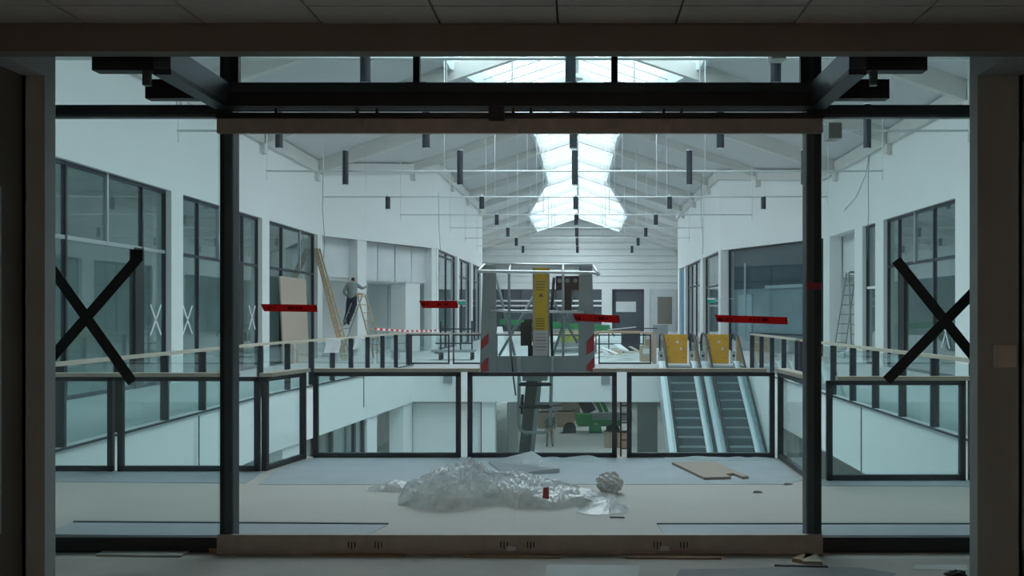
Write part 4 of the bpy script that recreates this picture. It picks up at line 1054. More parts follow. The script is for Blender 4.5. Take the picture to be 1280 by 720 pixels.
# ================================================================== PEOPLE
def person(name, label, loc, joints, edges, extra=None):
    """joints: name -> (pos, radius); edges: (a, b, material index); one continuous skinned body"""
    idx = {k: i for i, k in enumerate(joints)}
    me = bpy.data.meshes.new(name + '_cage')
    me.from_pydata([joints[k][0] for k in joints], [(idx[a], idx[b]) for a, b, _ in edges], [])
    ob = bpy.data.objects.new(name + '_cage', me); COL.objects.link(ob)
    md = ob.modifiers.new('skin', 'SKIN'); md.use_smooth_shade = True
    for k, i in idx.items():
        sv = me.skin_vertices[0].data[i]; sv.radius = (joints[k][1], joints[k][1]) if not isinstance(joints[k][1], tuple) else joints[k][1]
        sv.use_root = (k == 'pelvis')
    ss = ob.modifiers.new('sub', 'SUBSURF'); ss.levels = 2; ss.render_levels = 2
    dg = bpy.context.evaluated_depsgraph_get()
    nm = bpy.data.meshes.new_from_object(ob.evaluated_get(dg))
    bpy.data.objects.remove(ob); bpy.data.meshes.remove(me)
    nm.materials.clear()
    for m in extra: nm.materials.append(M[m])
    segs = [(Vector(joints[a][0]), Vector(joints[b][0]), mi) for a, b, mi in edges]
    for p in nm.polygons:
        c = p.center; best = (1e9, 0)
        for a, b, mi in segs:
            ab = b - a; tt = max(0, min(1, (c - a).dot(ab) / max(ab.length_squared, 1e-9)))
            d = (c - a - ab * tt).length
            if d < best[0]: best = (d, mi)
        p.material_index = best[1]; p.use_smooth = True
    nm.name = name
    o = bpy.data.objects.new(name, nm); COL.objects.link(o); o.location = loc
    return tag(o, label, 'person')
def hand(J, E, wrist, tip_dir, side, pre, mi):
    """palm with four fingers and a thumb, slightly curled"""
    w = Vector(J[wrist][0]); d = Vector(tip_dir).normalized(); s = Vector(side).normalized(); u = d.cross(s).normalized()
    J[pre + 'palm'] = (tuple(w + d * 0.06), 0.032); E.append((wrist, pre + 'palm', mi))
    J[pre + 'knuckle'] = (tuple(w + d * 0.10), 0.030); E.append((pre + 'palm', pre + 'knuckle', mi))
    for q, (o, ln) in enumerate(((-0.030, 0.065), (-0.010, 0.078), (0.010, 0.072), (0.030, 0.055))):
        J[f'{pre}f{q}a'] = (tuple(w + d * (0.10 + ln * 0.5) + s * o), 0.009)
        J[f'{pre}f{q}b'] = (tuple(w + d * (0.10 + ln * 0.9) + s * o + u * 0.02), 0.008)
        E.append((pre + 'knuckle', f'{pre}f{q}a', mi)); E.append((f'{pre}f{q}a', f'{pre}f{q}b', mi))
    J[pre + 'ta'] = (tuple(w + d * 0.07 - s * 0.05), 0.010); J[pre + 'tb'] = (tuple(w + d * 0.11 - s * 0.065 + u * 0.015), 0.009)
    E.append((pre + 'palm', pre + 'ta', mi)); E.append((pre + 'ta', pre + 'tb', mi))

# man on the stepladder, seen from behind; materials 0 shirt 1 trousers 2 skin 3 hair 4 shoe
YM = 38.5
base = V(PX(440.5, YM), YM - 0.12, 0.10)
J = dict(
    pelvis=((0.02, 0.0, 2.10), 0.165), waist=((0.0, 0.03, 2.28), 0.15), chest=((-0.01, 0.10, 2.52), 0.185), neckb=((-0.01, 0.17, 2.68), 0.10),
    neck=((0.0, 0.21, 2.73), 0.058), head=((0.0, 0.26, 2.81), 0.088), crown=((0.0, 0.27, 2.91), 0.082), nose=((0.0, 0.355, 2.79), 0.016),
    hipl=((-0.09, 0.0, 2.00), 0.135), kneel=((-0.15, 0.04, 1.58), 0.092), anklel=((-0.27, -0.02, 1.20), 0.062), toel=((-0.27, 0.16, 1.16), 0.04),
    hipr=((0.11, 0.0, 2.00), 0.135), kneer=((0.0, 0.03, 1.60), 0.092), ankler=((-0.14, -0.02, 1.20), 0.062), toer=((-0.14, 0.16, 1.16), 0.04),
    shl=((-0.20, 0.11, 2.60), 0.085), elbl=((-0.31, 0.02, 2.33), 0.058), wrl=((-0.22, 0.20, 2.20), 0.036),
    shr=((0.19, 0.12, 2.60), 0.085), elbr=((0.36, 0.14, 2.48), 0.058), wrr=((0.46, 0.38, 2.55), 0.036),
)
E = [('pelvis', 'waist', 0), ('waist', 'chest', 0), ('chest', 'neckb', 0), ('neckb', 'neck', 2), ('neck', 'head', 3), ('head', 'crown', 3), ('head', 'nose', 2),
     ('pelvis', 'hipl', 1), ('hipl', 'kneel', 1), ('kneel', 'anklel', 1), ('anklel', 'toel', 4), ('pelvis', 'hipr', 1), ('hipr', 'kneer', 1), ('kneer', 'ankler', 1), ('ankler', 'toer', 4),
     ('chest', 'shl', 0), ('shl', 'elbl', 0), ('elbl', 'wrl', 0), ('chest', 'shr', 0), ('shr', 'elbr', 0), ('elbr', 'wrr', 0)]
hand(J, E, 'wrl', (0.5, 0.6, -0.2), (0, 0.3, 1), 'l', 2)
hand(J, E, 'wrr', (0.2, 0.7, 0.4), (0.2, 0, 1), 'r', 2)
person('person', 'man in grey shirt and dark trousers working up a stepladder', base, J, E, ['shirt', 'trousers', 'skin', 'hair', 'shoe'])

# person standing on the lower floor near the green machine
Yp = 52.0
J = dict(
    pelvis=((0.0, 0.0, 0.95), 0.16), waist=((0.02, -0.02, 1.12), 0.15), chest=((0.06, -0.06, 1.36), 0.18), neckb=((0.08, -0.09, 1.50), 0.09),
    neck=((0.08, -0.11, 1.55), 0.055), head=((0.07, -0.14, 1.63), 0.088), crown=((0.07, -0.13, 1.73), 0.08), nose=((0.07, -0.235, 1.62), 0.016),
    hipl=((-0.10, 0.0, 0.88), 0.105), kneel=((-0.12, -0.05, 0.48), 0.07), anklel=((-0.12, 0.0, 0.07), 0.048), toel=((-0.14, -0.18, 0.04), 0.038),
    hipr=((0.10, 0.0, 0.88), 0.105), kneer=((0.13, -0.04, 0.48), 0.07), ankler=((0.15, 0.02, 0.07), 0.048), toer=((0.17, -0.16, 0.04), 0.038),
    shl=((-0.14, -0.05, 1.43), 0.08), elbl=((-0.24, -0.05, 1.15), 0.055), wrl=((-0.20, -0.22, 0.95), 0.036),
    shr=((0.25, -0.07, 1.43), 0.08), elbr=((0.30, -0.06, 1.14), 0.055), wrr=((0.26, -0.20, 0.92), 0.036),
)
E = [('pelvis', 'waist', 0), ('waist', 'chest', 0), ('chest', 'neckb', 0), ('neckb', 'neck', 2), ('neck', 'head', 2), ('head', 'crown', 3), ('head', 'nose', 2),
     ('pelvis', 'hipl', 1), ('hipl', 'kneel', 1), ('kneel', 'anklel', 1), ('anklel', 'toel', 4), ('pelvis', 'hipr', 1), ('hipr', 'kneer', 1), ('kneer', 'ankler', 1), ('ankler', 'toer', 4),
     ('chest', 'shl', 0), ('shl', 'elbl', 0), ('elbl', 'wrl', 0), ('chest', 'shr', 0), ('shr', 'elbr', 0), ('elbr', 'wrr', 0)]
hand(J, E, 'wrl', (0.1, -0.4, -0.9), (1, 0, 0), 'l', 2); hand(J, E, 'wrr', (0, -0.3, -0.9), (-1, 0, 0), 'r', 2)
person('person', 'person in dark jacket and tan trousers standing on the lower floor', V(PX(687, Yp), Yp, ZL), J, E, ['olive', 'tan', 'skin', 'hair', 'shoe'])

# ================================================================== LADDERS
def ladder_side(parent, p0, p1, q0, q1, n, m, rail=0.05, names=('rail', 'rung'), rm=None):
    """two rails p0-p1 and q0-q1 with n rungs"""
    up = (0, 1, 0)
    bar(names[0], m, parent, p0, p1, rail, rail * 1.2, up); bar(names[0], m, parent, q0, q1, rail, rail * 1.2, up)
    for i in range(n):
        f = (i + 0.7) / n
        bar(names[1], rm or m, parent, Vector(p0).lerp(p1, f), Vector(q0).lerp(q1, f), 0.05, 0.035, (0, 0, 1))
def step_ladder(label, apex, fl, frt, dep, n, ml, mr):
    t = thing('stepladder', label, 'ladder', ((fl.x + frt.x) / 2, apex.y, 0))
    w = 0.20
    d = V(dep[0], dep[1], 0)
    ladder_side(t, fl - d * 1.3, apex - d + V(-0.04, 0, 0), fl + d * 1.3, apex + d + V(-0.04, 0, 0), n, ml, rail=0.035, names=('climbing_rail', 'tread'))
    ladder_side(t, frt - d * 1.3, apex - d + V(0.04, 0, 0), frt + d * 1.3, apex + d + V(0.04, 0, 0), n, mr, names=('support_rail', 'rung'))
    box('top_cap', mr, t, apex.x - 0.1, apex.x + 0.1, apex.y - abs(d.y) - 0.03, apex.y + abs(d.y) + 0.03, apex.z - 0.03, apex.z + 0.05)
    return t
ap = P(450, 368, YM)

step_ladder('tall stepladder with the man standing on it', ap, V(PX(419, YM), YM, 0.0), V(PX(474, YM), YM, 0.0), (0.10, 0.20), 8, 'greyp', 'ladderwood')
apr = V(9.62, 36.75, 3.1)
step_ladder('stepladder standing in the right plasterboard recess', apr, V(9.62, 38.7, 0), V(9.62, 36.0, 0), (0.16, 0.0), 9, 'greyp', 'greyp')
lt = thing('wooden_ladder', 'wooden ladder leaning against the column by the left shop windows', 'ladder', (-8.2, 36.5, 0))
top = P(396.5, 311, 38.1); bot = V(PX(434, 36.4), 36.4, 0.0)
dv = V(0.14, 0.02, 0)
ladder_side(lt, bot - dv, top - dv * 0.6, bot + dv, top + dv * 0.6, 12, 'ladderwood', rail=0.055, rm='label')
MB().bar(bot - dv * 0.3, top - dv * 0.3, 0.15, 0.03, (0, 1, 0)).build('board', 'ladderwood', lt)
# brown board behind the left rail
tag(MB().hexa([(-9.5, 33.2, 0), (-9.45, 33.2, 0), (-9.45, 36.3, 0), (-9.5, 36.3, 0)], [(-9.62, 33.2, 2.85), (-9.57, 33.2, 2.85), (-9.57, 36.3, 2.85), (-9.62, 36.3, 2.85)]).build('chipboard_sheet', 'chip'), 'tall brown chipboard sheet leaning on the left shop window', 'board')

# ================================================================== FLOOR THINGS ON THE BRIDGE
def sheet(name, poly, z, th, m, label, cat='floor sheet', group=None):
    return tag(MB().prism(poly, z, z + th).build(name, m), label, cat, group)
sheet('protective_sheet', [(-3.1, 10.02), (2.0, 10.05), (2.2, 10.3), (2.2, 11.88), (-3.08, 11.88), (-3.2, 10.9)], 0, 0.004, 'sheet', 'blue-grey protective sheet along the foot of the central balustrade')
sheet('protective_sheet', [(-6.3, 10.25), (-3.25, 10.1), (-3.3, 10.82), (-6.3, 10.84)], 0, 0.004, 'sheet', 'blue-grey protective sheet along the left balustrade foot')
sheet('protective_sheet', [(2.3, 9.95), (5.0, 9.9), (5.0, 10.24), (2.3, 10.24)], 0, 0.004, 'sheet', 'blue-grey protective sheet along the right balustrade foot')
sheet('protective_sheet', [(-4.0, 7.4), (-1.66, 7.4), (-1.5, 8.12), (-4.0, 8.2)], 0, 0.004, 'sheet', 'blue-grey sheet strip outside the left doors')
sheet('protective_sheet', [(0.66, 7.4), (3.2, 7.4), (3.2, 8.12), (0.60, 8.12)], 0, 0.004, 'sheet', 'blue-grey sheet strip outside the right doors')
def dline(p, q, w, lb): tag(MB().bar((p[0], p[1], 0.006), (q[0], q[1], 0.006), w, 0.012).build('steel_strip', 'steelblue'), lb, 'strip')
dline((-4.0, 8.22), (-1.50, 8.14), 0.028, 'thin dark strip lying at the edge of the left floor sheet')
dline((0.60, 8.14), (3.2, 8.14), 0.022, 'thin dark strip lying at the edge of the right floor sheet')
dline((-4.0, 7.72), (-2.6, 7.66), 0.018, 'thin dark strip lying outside the left sidelight')
dline((1.75, 7.60), (3.2, 7.60), 0.018, 'thin dark strip lying outside the right sidelight')
dline((0.24, 8.40), (0.36, 8.39), 0.01, 'tiny dark splinter on the beige floor')

# crumpled clear film
def film(name, label, cx, cy_, lx, ly, hfun, nx, ny, seed, m='film'):
    vs, fs = [], []
    for i in range(nx):
        for j in range(ny):
            u, v = i / (nx - 1) * 2 - 1, j / (ny - 1) * 2 - 1
            x, y = cx + u * lx, cy_ + v * ly
            p = V(x * 4.5 + seed, y * 4.5, 0.3)
            p2 = V(x * 13 + seed, y * 13, 1.7)
            rid = 1 - abs(noise.noise(p)) * 2
            rid2 = 1 - abs(noise.noise(p2)) * 2
            h = hfun(u, v, x, y)
            rid3 = 1 - abs(noise.noise(V(x * 30 + seed, y * 30, 5.0))) * 2
            z = h * (0.66 + 0.17 * rid + 0.09 * rid2 + 0.06 * rid3)
            x, y = x, y - 0.22 * max(0.0, x + 0.25) * (name == 'clear_film_heap')
            jit = noise.noise_vector(V(x * 6 + seed, y * 6, 3.1)) * 0.07
            edge = noise.noise(V(x * 2.2 + seed, 0.4 * v, 9.0)) * 0.30
            vs.append((x + jit.x, y + jit.y + edge * abs(v), max(0.008, z)))
    for i in range(nx - 1):
        for j in range(ny - 1): fs.append((i * ny + j, (i + 1) * ny + j, (i + 1) * ny + j + 1, i * ny + j + 1))
    return tag(MB().add(vs, fs).build(name, m), label, 'plastic sheet')
HX = [(-1.56, 0.02), (-1.48, 0.17), (-1.27, 0.29), (-1.05, 0.33), (-0.95, 0.37), (-0.81, 0.25), (-0.6, 0.25), (-0.246, 0.19), (-0.035, 0.12), (0.14, 0.07), (0.34, 0.02)]
def heap(u, v, x, y):
    for (a, ha), (b, hb) in zip(HX, HX[1:]):
        if a <= x <= b:
            h = ha + (hb - ha) * (x - a) / (b - a); break
    else: h = 0.01
    return h * max(0.0, 1 - abs(v) ** 2.6) ** 0.6 * 1.12
film('clear_film_heap', 'large crumpled heap of clear plastic film on the floor', -0.61, 9.16, 0.95, 0.34, heap, 190, 80, 3.0)
film('clear_film_scrap', 'thin scrap of clear film left of the big heap', -1.72, 9.75, 0.25, 0.16, lambda u, v, x, y: 0.10 * (1 - u * u) * (1 - v * v), 40, 24, 8.0)
film('clear_film_tail', 'flat tail of clear film trailing right from the heap', 0.20, 8.78, 0.20, 0.13, lambda u, v, x, y: 0.09 * (1 - u * u) * (1 - v * v), 40, 24, 15.0)
tag(MB().plate([V(-0.315, 8.74, 0.10), V(-0.26, 8.74, 0.09), V(-0.265, 8.78, 0.185), V(-0.31, 8.78, 0.18)], (0, -1, 0.3), 0.006).build('red_label', 'redplain'), 'red label stuck on the plastic film heap', 'label')
# wad of film
bm_v, bm_f = [], []
nx, ny = 26, 16
cB = V(PX(762, 9.55), 9.55, 0.095)
for i in range(nx):
    for j in range(ny + 1):
        th, ph = 2 * math.pi * i / nx, math.pi * j / ny
        n_ = V(math.cos(th) * math.sin(ph), math.sin(th) * math.sin(ph), math.cos(ph))
        r = 0.115 * (1 + 0.35 * (1 - abs(noise.noise(n_ * 2.4)) * 2 - 0.5) + 0.12 * noise.noise(n_ * 7))
        bm_v.append((cB.x + n_.x * r, cB.y + n_.y * r, max(0.004, cB.z + n_.z * r * 0.82)))
for i in range(nx):
    for j in range(ny): bm_f.append((i * (ny + 1) + j, i * (ny + 1) + j + 1, ((i + 1) % nx) * (ny + 1) + j + 1, ((i + 1) % nx) * (ny + 1) + j))
tag(MB().add(bm_v, bm_f).build('film_wad', plastic('film_wad_plastic', (0.82, 0.81, 0.77), 0.12)), 'small round wad of plastic film beside the big heap', 'plastic wad')
# folded foil behind the heap
fp = [V(PX(610, 11.4), 11.45, 0.02), V(PX(632, 10.6), 10.55, 0.02), V(PX(700, 10.9), 10.75, 0.05), V(PX(665, 11.5), 11.5, 0.13)]
tag(MB().add([tuple(p) for p in fp] + [(p.x, p.y, 0.004) for p in fp], [(0, 1, 2, 3), (7, 6, 5, 4), (0, 4, 5, 1), (1, 5, 6, 2), (2, 6, 7, 3), (3, 7, 4, 0)]).build('folded_foil', 'foil'), 'folded pale foil lying behind the film heap', 'plastic sheet')
for (xa, xb, lb) in ((-0.5, 0.25, 'rumpled sheet edge at the foot of the panel behind the boom'), (0.95, 2.1, 'rumpled sheet edge at the foot of the panel before the escalators')):
    vs, fs = [], []; n = 28
    for i in range(n):
        x = xa + (xb - xa) * i / (n - 1)
        h = 0.02 + 0.05 * abs(noise.noise(V(x * 4, 1.3, 0)))
        vs += [(x, 11.62 + 0.06 * noise.noise(V(x * 3, 0, 2)), 0.005), (x, 11.74, h), (x, 11.86, 0.005)]
    for i in range(n - 1):
        for j in range(2): fs.append((i * 3 + j, (i + 1) * 3 + j, (i + 1) * 3 + j + 1, i * 3 + j + 1))
    tag(MB().add(vs, fs).build('rumpled_sheet', 'sheet', smooth=True), lb, 'floor sheet')
# chipboard offcut with a notch
def G(px, py): Y = YF(py); return (PX(px, Y), Y)
brd = [G(840, 581), G(880, 600.5), G(914, 599.5), G(907, 596), G(917, 595), G(928, 599.5), G(936, 599), G(892, 580)]
tag(MB().prism(brd, 0.004, 0.03).build('chipboard_offcut', 'chip'), 'pinkish chipboard sheet with a notched corner on the floor', 'board')
for px, py, lb in ((985, 606, 'small dark crumb by the right return panel'), (947, 616, 'small dark crumb right of the chipboard sheet'), (132, 597, 'small pale lump beside the left balustrade foot')):
    x, y = G(px, py)
    tag(MB().hexa([(x - .05, y - .02, 0.002), (x + .05, y - .015, 0.002), (x + .045, y + .02, 0.002), (x - .04, y + .02, 0.002)], [(x - .03, y - .012, .02), (x + .035, y - .01, .012), (x + .03, y + .012, .016), (x - .025, y + .012, .02)]).build('rubble_crumb', 'greyp' if px > 200 else 'label'), lb, 'rubble')

# ================================================================== THINGS ON THE ROOM FLOOR
def offcut(name, m, pts, th, label, cat, z=0.0): return tag(MB().prism([G(*p) for p in pts], z, z + th).build(name, m), label, cat)
offcut('tile_offcut', 'greyboard', [(120, 695.5), (226, 697), (246, 684.5), (142, 683)], 0.014, 'grey tile offcut lying before the left sidelight', 'tile')
offcut('timber_offcut', 'offwood', [(244, 690), (290, 692), (291, 686), (250, 684.5)], 0.03, 'small timber block before the left dark post', 'timber')
offcut('timber_strip', 'offwood', [(390, 694.5), (506, 696.5), (508, 694), (392, 692.5)], 0.012, 'thin timber strip under the leftmost door leaf', 'timber')
offcut('timber_strip', 'offwood', [(580, 697.5), (700, 698.5), (700, 696), (580, 695)], 0.012, 'thin timber strip under the middle of the doors', 'timber')
offcut('timber_strip', 'offwood', [(782, 698.8), (902, 699.5), (902, 697), (782, 696)], 0.012, 'thin timber strip under the third door leaf', 'timber')
offcut('timber_offcut', 'offwood', [(990, 702), (1003, 704.5), (1018, 697), (1005, 695)], 0.025, 'darker timber piece before the right dark post', 'timber')
offcut('timber_offcut', 'wood', [(1003, 706), (1028, 707), (1021, 696), (1008, 695.5)], 0.025, 'pale timber piece before the right dark post', 'timber')
offcut('timber_strip', 'steel', [(968, 708), (1035, 710), (1034, 708), (968, 706.5)], 0.01, 'dark rod lying before the right dark post', 'rod')
offcut('dark_patch', 'patch', [(845, 720), (850, 712), (905, 711), (960, 709.5), (1010, 708), (1080, 710), (1120, 717), (1110, 724), (900, 730)], 0.002, 'dark patch on the screed in front of the doors', 'patch')  # darker grey area laid thinly on the screed
offcut('pale_patch', 'greyboard', [(680, 726), (684, 706), (800, 707), (796, 726)], 0.002, 'paler rectangular patch on the screed below the doors', 'patch')
offcut('pale_patch', 'greyboard', [(1140, 712), (1146, 706), (1208, 706), (1210, 713)], 0.002, 'paler patch on the screed near the right jamb', 'patch')
def lump(name, m, px, py, r, h, seed, label, cat):
    c = G(px, py); mb = MB(); n1, n2_ = 12, 6; vs, fs = [], []
    for i in range(n1):
        for j in range(n2_ + 1):
            th, ph = 2 * math.pi * i / n1, math.pi / 2 * j / n2_
            k = 1 + 0.5 * noise.noise(V(math.cos(th) * 2 + seed, math.sin(th) * 2, j * 0.5))
            vs.append((c[0] + math.cos(th) * math.cos(ph) * r * k, c[1] + math.sin(th) * math.cos(ph) * r * 0.6 * k, 0.001 + h * math.sin(ph) * k))
    for i in range(n1):
        for j in range(n2_): fs.append((i * (n2_ + 1) + j, ((i + 1) % n1) * (n2_ + 1) + j, ((i + 1) % n1) * (n2_ + 1) + j + 1, i * (n2_ + 1) + j + 1))
    tag(mb.add(vs, fs).build(name, m), label, cat)
lump('dark_rag', 'black', 1195, 719, 0.07, 0.03, 2.0, 'dark crumpled rag at the foot of the right jamb', 'rag')
lump('dark_scrap', 'black', 62, 704, 0.035, 0.10, 5.0, 'dark scrap standing at the foot of the left jamb', 'scrap')

# ================================================================== CLUTTER BEYOND THE ESCALATORS
def ytop(py): return YF(py)
# rolling rack by the left nave wall
Yk = 37.0
rk = thing('rolling_rack', 'wheeled steel rack behind the far balustrade', 'trolley', (PX(572, Yk), Yk, 0))
x0_, x1_ = PX(551, Yk), PX(590, Yk)
for x in (x0_, (x0_ + x1_) / 2 + 0.15, x1_):
    MB().tube([(x, Yk, 0.3), (x, Yk, PZ(401, Yk))], 0.03, 6).build('upright', 'steel', rk)
box('deck', 'greyp', rk, x0_ - 0.3, x1_ + 0.1, Yk - 0.3, Yk + 0.5, 0.28, 0.36)
box('top_bar', 'steel', rk, x0_, x1_, Yk - 0.02, Yk + 0.02, PZ(412, Yk), PZ(410.5, Yk))
box('mid_bar', 'steel', rk, x0_ - 0.2, x1_, Yk - 0.02, Yk + 0.02, PZ(430, Yk), PZ(428.5, Yk))
for x in (x0_, x1_):
    for dy in (-0.2, 0.4): MB().tube([(x - 0.03, Yk + dy, 0.14), (x + 0.03, Yk + dy, 0.14)], 0.14, 12).build('wheel', 'rubber', rk)
# cardboard boxes, papers, table and machine on the upper floor
Yc = 36.0
bx = thing('cardboard_box', 'cardboard box with a white sticker left of the escalators', 'box', (PX(808, Yc), Yc, 0))
box('carton', 'card', bx, PX(800, Yc), PX(816, Yc), Yc - 0.3, Yc + 0.3, 0, 0.55); box('sticker', 'label', bx, PX(803, Yc), PX(811, Yc), Yc - 0.305, Yc - 0.3, 0.27, 0.45)
bx = thing('cardboard_box', 'upper carton with a white sticker stacked left of the escalators', 'box', (PX(808, 36.4), 36.4, 0.55))
box('carton', 'card', bx, PX(806, 36.4), PX(817, 36.4), 36.1, 36.7, 0.55, 1.0); box('sticker', 'label', bx, PX(807, 36.4), PX(814, 36.4), 36.09, 36.1, 0.75, 0.95)
random.seed(3)
for i in range(14):
    px = 748 + 3.6 * i + random.uniform(-1, 1); Y = random.uniform(36, 41)
    x = PX(px, Y); a = random.uniform(0, 3.1); w, l = random.uniform(0.15, 0.3), random.uniform(0.3, 0.7)
    z = 0.005 + 0.05 * (i % 5)
    d = V(math.cos(a), math.sin(a), 0); 
    o = MB().bar(V(x, Y, z + .05) - d * l / 2, V(x, Y, z + random.uniform(.05, .3)) + d * l / 2, w, 0.02).build('packing_offcut', ('cloth', 'chip', 'label', 'card')[i % 4])
    tag(o, ('leftmost', 'second', 'third', 'fourth')[i // 4] + ' ' + ('white', 'pinkish wood', 'pale grey', 'brown cardboard')[i % 4] + ' offcut from the left in the pile beyond the balustrade', 'packing', 'offcuts in the pile beyond the balustrade')
Yt = 44.0
tb = thing('work_table', 'long trestle table with planks beyond the far balustrade', 'table', (PX(775, Yt), Yt, 0))
box('table_top', 'offwood', tb, PX(742, Yt), PX(804, Yt), Yt - 0.4, Yt + 0.4, 0.82, 0.87)
for px in (744, 760, 778, 803): box('leg', 'steel', tb, PX(px, Yt), PX(px + 1.6, Yt), Yt - 0.3, Yt - 0.25, 0, 0.82)
box('cross_bar', 'steel', tb, PX(744, Yt), PX(803, Yt), Yt - 0.32, Yt - 0.28, 0.35, 0.4)
for i, (pa, pb, h) in enumerate(((745, 800, 0.0), (760, 795, 0.06), (775, 822, 0.12))):
    tag(MB().bar(V(PX(pa, Yt), Yt - 0.2 + i * 0.15, 0.90 + h), V(PX(pb, Yt), Yt + i * 0.12, 0.90 + h + 0.12 * (i == 1)), 0.2, 0.04).build('plank', ('wood', 'silver', 'steel')[i]), ('pale wooden plank', 'silver metal strip', 'dark metal strip')[i] + ' lying on the trestle table', 'plank')
tag(MB().box(PX(777, 46), PX(800, 46), 45.8, 46.6, 0, 0.95).build('dark_crate', 'steel'), 'dark crate behind the trestle table', 'crate')
tag(MB().box(PX(817, 50), PX(835, 50), 50, 50.6, 0, 1.1).build('dark_crate', 'greyp'), 'grey crate behind the yellow boards', 'crate')
tag(MB().box(PX(698, 40), PX(742, 40), 40, 40.8, 0.55, 0.95).build('wrapped_pallet', 'lemon'), 'yellow-green wrapped goods behind the lift basket', 'pallet')
tag(MB().box(PX(690, 39.9), PX(744, 39.9), 40, 40.9, 0.12, 0.55).build('pallet_stack', 'greyp'), 'grey stack under the yellow-green goods', 'pallet')
for i in range(4):
    tag(MB().bar(V(PX(690, 38.6), 38.3 + i * .2, 0.05 + 0.1 * i), V(PX(735, 38.6), 38.5 + i * .2, 0.10 + 0.1 * i), 0.35, 0.03).build('metal_sheet', 'silver' if i % 2 else 'steel'), ['lowest dark', 'second silver', 'third dark', 'topmost silver'][i] + ' metal sheet in the stack behind the lift basket', 'metal sheet', 'stacked metal sheets behind the lift')
tag(MB().hexa([(PX(620, 40), 39.6, 0), (PX(636, 40), 39.6, 0), (PX(636, 40), 39.7, 0), (PX(620, 40), 39.7, 0)], [(PX(622, 40), 39.8, 1.15), (PX(628, 40), 39.8, 1.15), (PX(628, 40), 39.9, 1.15), (PX(622, 40), 39.9, 1.15)]).build('white_board', 'cloth'), 'white board leaning behind the left half of the lift basket', 'board')
# green boom machine on the upper floor
Yg = 62.0
gm_ = thing('green_boom_lift', 'green boom lift parked on the upper floor behind the basket', 'boom lift', (PX(700, Yg), Yg, 0))
MB().bar(V(PX(625, Yg), Yg, PZ(402, Yg)), V(PX(700, Yg), Yg, PZ(406, Yg)), 0.35, 0.32).build('boom', 'green', gm_)
MB().bar(V(PX(690, Yg), Yg, PZ(407, Yg)), V(PX(762, Yg), Yg, PZ(410, Yg)), 0.40, 0.34).build('boom', 'green', gm_)
MB().box(PX(655, Yg), PX(745, Yg), Yg - 0.8, Yg + 0.8, 0.4, 0.72).build('chassis', 'greyp', gm_)
for px in (665, 735):
    for dy in (-0.8, 0.8): MB().tube([(PX(px, Yg), Yg + dy - 0.15, 0.42), (PX(px, Yg), Yg + dy + 0.15, 0.42)], 0.42, 16).build('wheel', 'rubber', gm_)
MB().bar(V(PX(752, Yg), Yg, PZ(408, Yg)), V(PX(746, Yg), Yg - .1, 0.3), 0.12, 0.12, (0, 1, 0)).build('outrigger', 'green', gm_)
MB().bar(V(PX(760, Yg), Yg, PZ(408, Yg)), V(PX(768, Yg), Yg - .1, 0.3), 0.12, 0.12, (0, 1, 0)).build('outrigger', 'green', gm_)

# ================================================================== CLUTTER ON THE LOWER FLOOR
def LY(py): return YF(py, ZL)
Yq = LY(540)
gl_ = thing('green_boom_lift', 'green wheeled boom machine on the lower floor', 'boom lift', (PX(735, Yq), Yq, ZL))
def Q(px, py, dy=0.0): p = P(px, py, Yq); p.y += dy; return p
MB().box(Q(722, 0).x, Q(775, 0).x, Yq - 0.4, Yq + 0.5, Q(0, 532).z, Q(0, 524).z).build('chassis', 'green', gl_)
MB().box(Q(720, 0).x, Q(740, 0).x, Yq - 0.45, Yq + 0.45, Q(0, 529).z, Q(0, 517).z).build('engine_cover', 'green', gl_)
MB().bar(Q(738, 522), Q(790, 520), 0.5, 0.5).build('boom', 'lift', gl_)
MB().bar(Q(744, 498, .3), Q(752, 516, .3), 0.22, 0.2, (0, 1, 0)).build('mast', 'green', gl_)
MB().bar(Q(750, 497, .3), Q(759, 516, .3), 0.22, 0.2, (0, 1, 0)).build('mast', 'green', gl_)
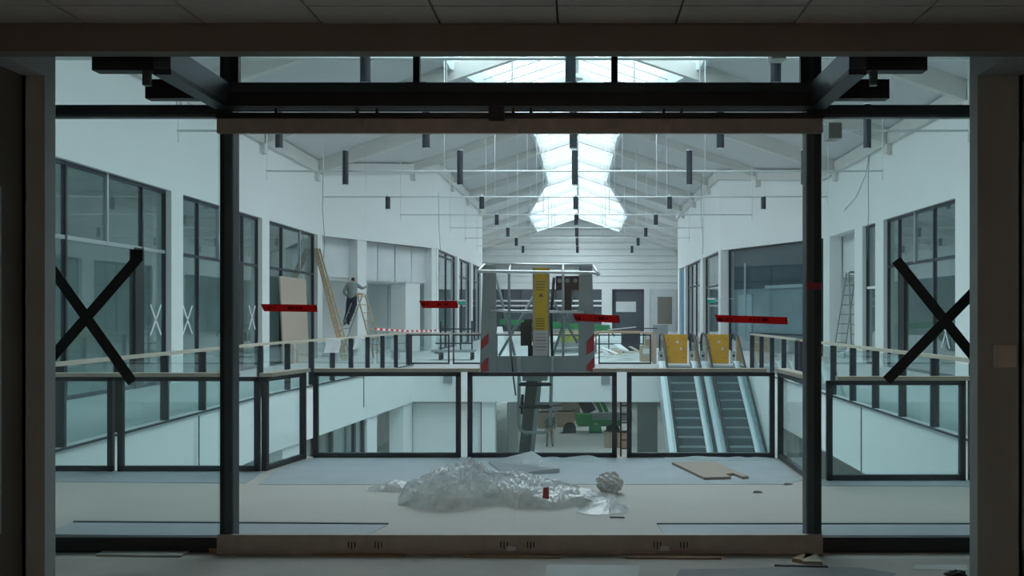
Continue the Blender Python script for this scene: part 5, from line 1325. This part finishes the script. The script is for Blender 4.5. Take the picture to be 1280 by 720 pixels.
MB().bar(Q(726, 495, .6), Q(738, 517, .6), 0.7, 0.2, (0, 1, 0)).build('dark_guard', 'steel', gl_)
for px in (712, 744, 766):
    for dy in (-0.5, 0.5): MB().tube([Q(px, 537, dy - 0.12), Q(px, 537, dy + 0.12)], 0.36, 16).build('wheel', 'rubber' if px != 744 else 'green', gl_)
MB().bar(Q(700, 541, -0.6), Q(716, 536, -0.3), 0.15, 0.12).build('outrigger', 'steel', gl_)
MB().box(Q(742, 0).x, Q(747, 0).x, Yq - 0.55, Yq - 0.5, Q(0, 533).z, Q(0, 528).z).build('number_plate', 'label', gl_)
def crate(px0, px1, py0, py1, name, m, lb, cat='crate', d=1.0):
    Y = LY(py1); tag(MB().box(PX(px0, Y), PX(px1, Y), Y, Y + d, ZL, PZ(py0, Y)).box(PX(px0, Y) - 0.03, PX(px1, Y) + 0.03, Y - 0.03, Y + d, PZ(py0, Y) - 0.08, PZ(py0, Y)).build(name, m), lb, cat)
crate(672, 694, 516, 536, 'pink_crate', 'chip', 'pinkish crate left of the green machine on the lower floor')
crate(696, 718, 515, 534, 'pink_crate', 'card', 'brownish crate beside the green machine on the lower floor')
crate(756, 769, 540, 560, 'plywood_crate', 'chip', 'chipboard crate nearest the balustrade on the lower floor')
crate(772, 786, 541, 560, 'plywood_crate', 'card', 'brown crate seen between the two balustrade panels')
crate(702, 725, 500, 526, 'dark_stack', 'brownp', 'tall brown stack behind the green machine')
crate(676, 702, 508, 529, 'dark_stack', 'greyp', 'low grey stack behind the pink crates')
sc_ = thing('scaffold_tower', 'dark scaffold tower seen between two balustrade panels', 'scaffold', (PX(780, 46), 46, ZL))
for px in (776, 787): MB().tube([(PX(px, 46), 46, ZL), (PX(px, 46), 46, -SLAB - 0.2)], 0.04, 6).build('upright', 'steel', sc_)
for i in range(9): MB().tube([(PX(776, 46), 46, ZL + 0.3 + 0.38 * i), (PX(787, 46), 46, ZL + 0.3 + 0.38 * i)], 0.03, 6).build('rung', 'steel', sc_)
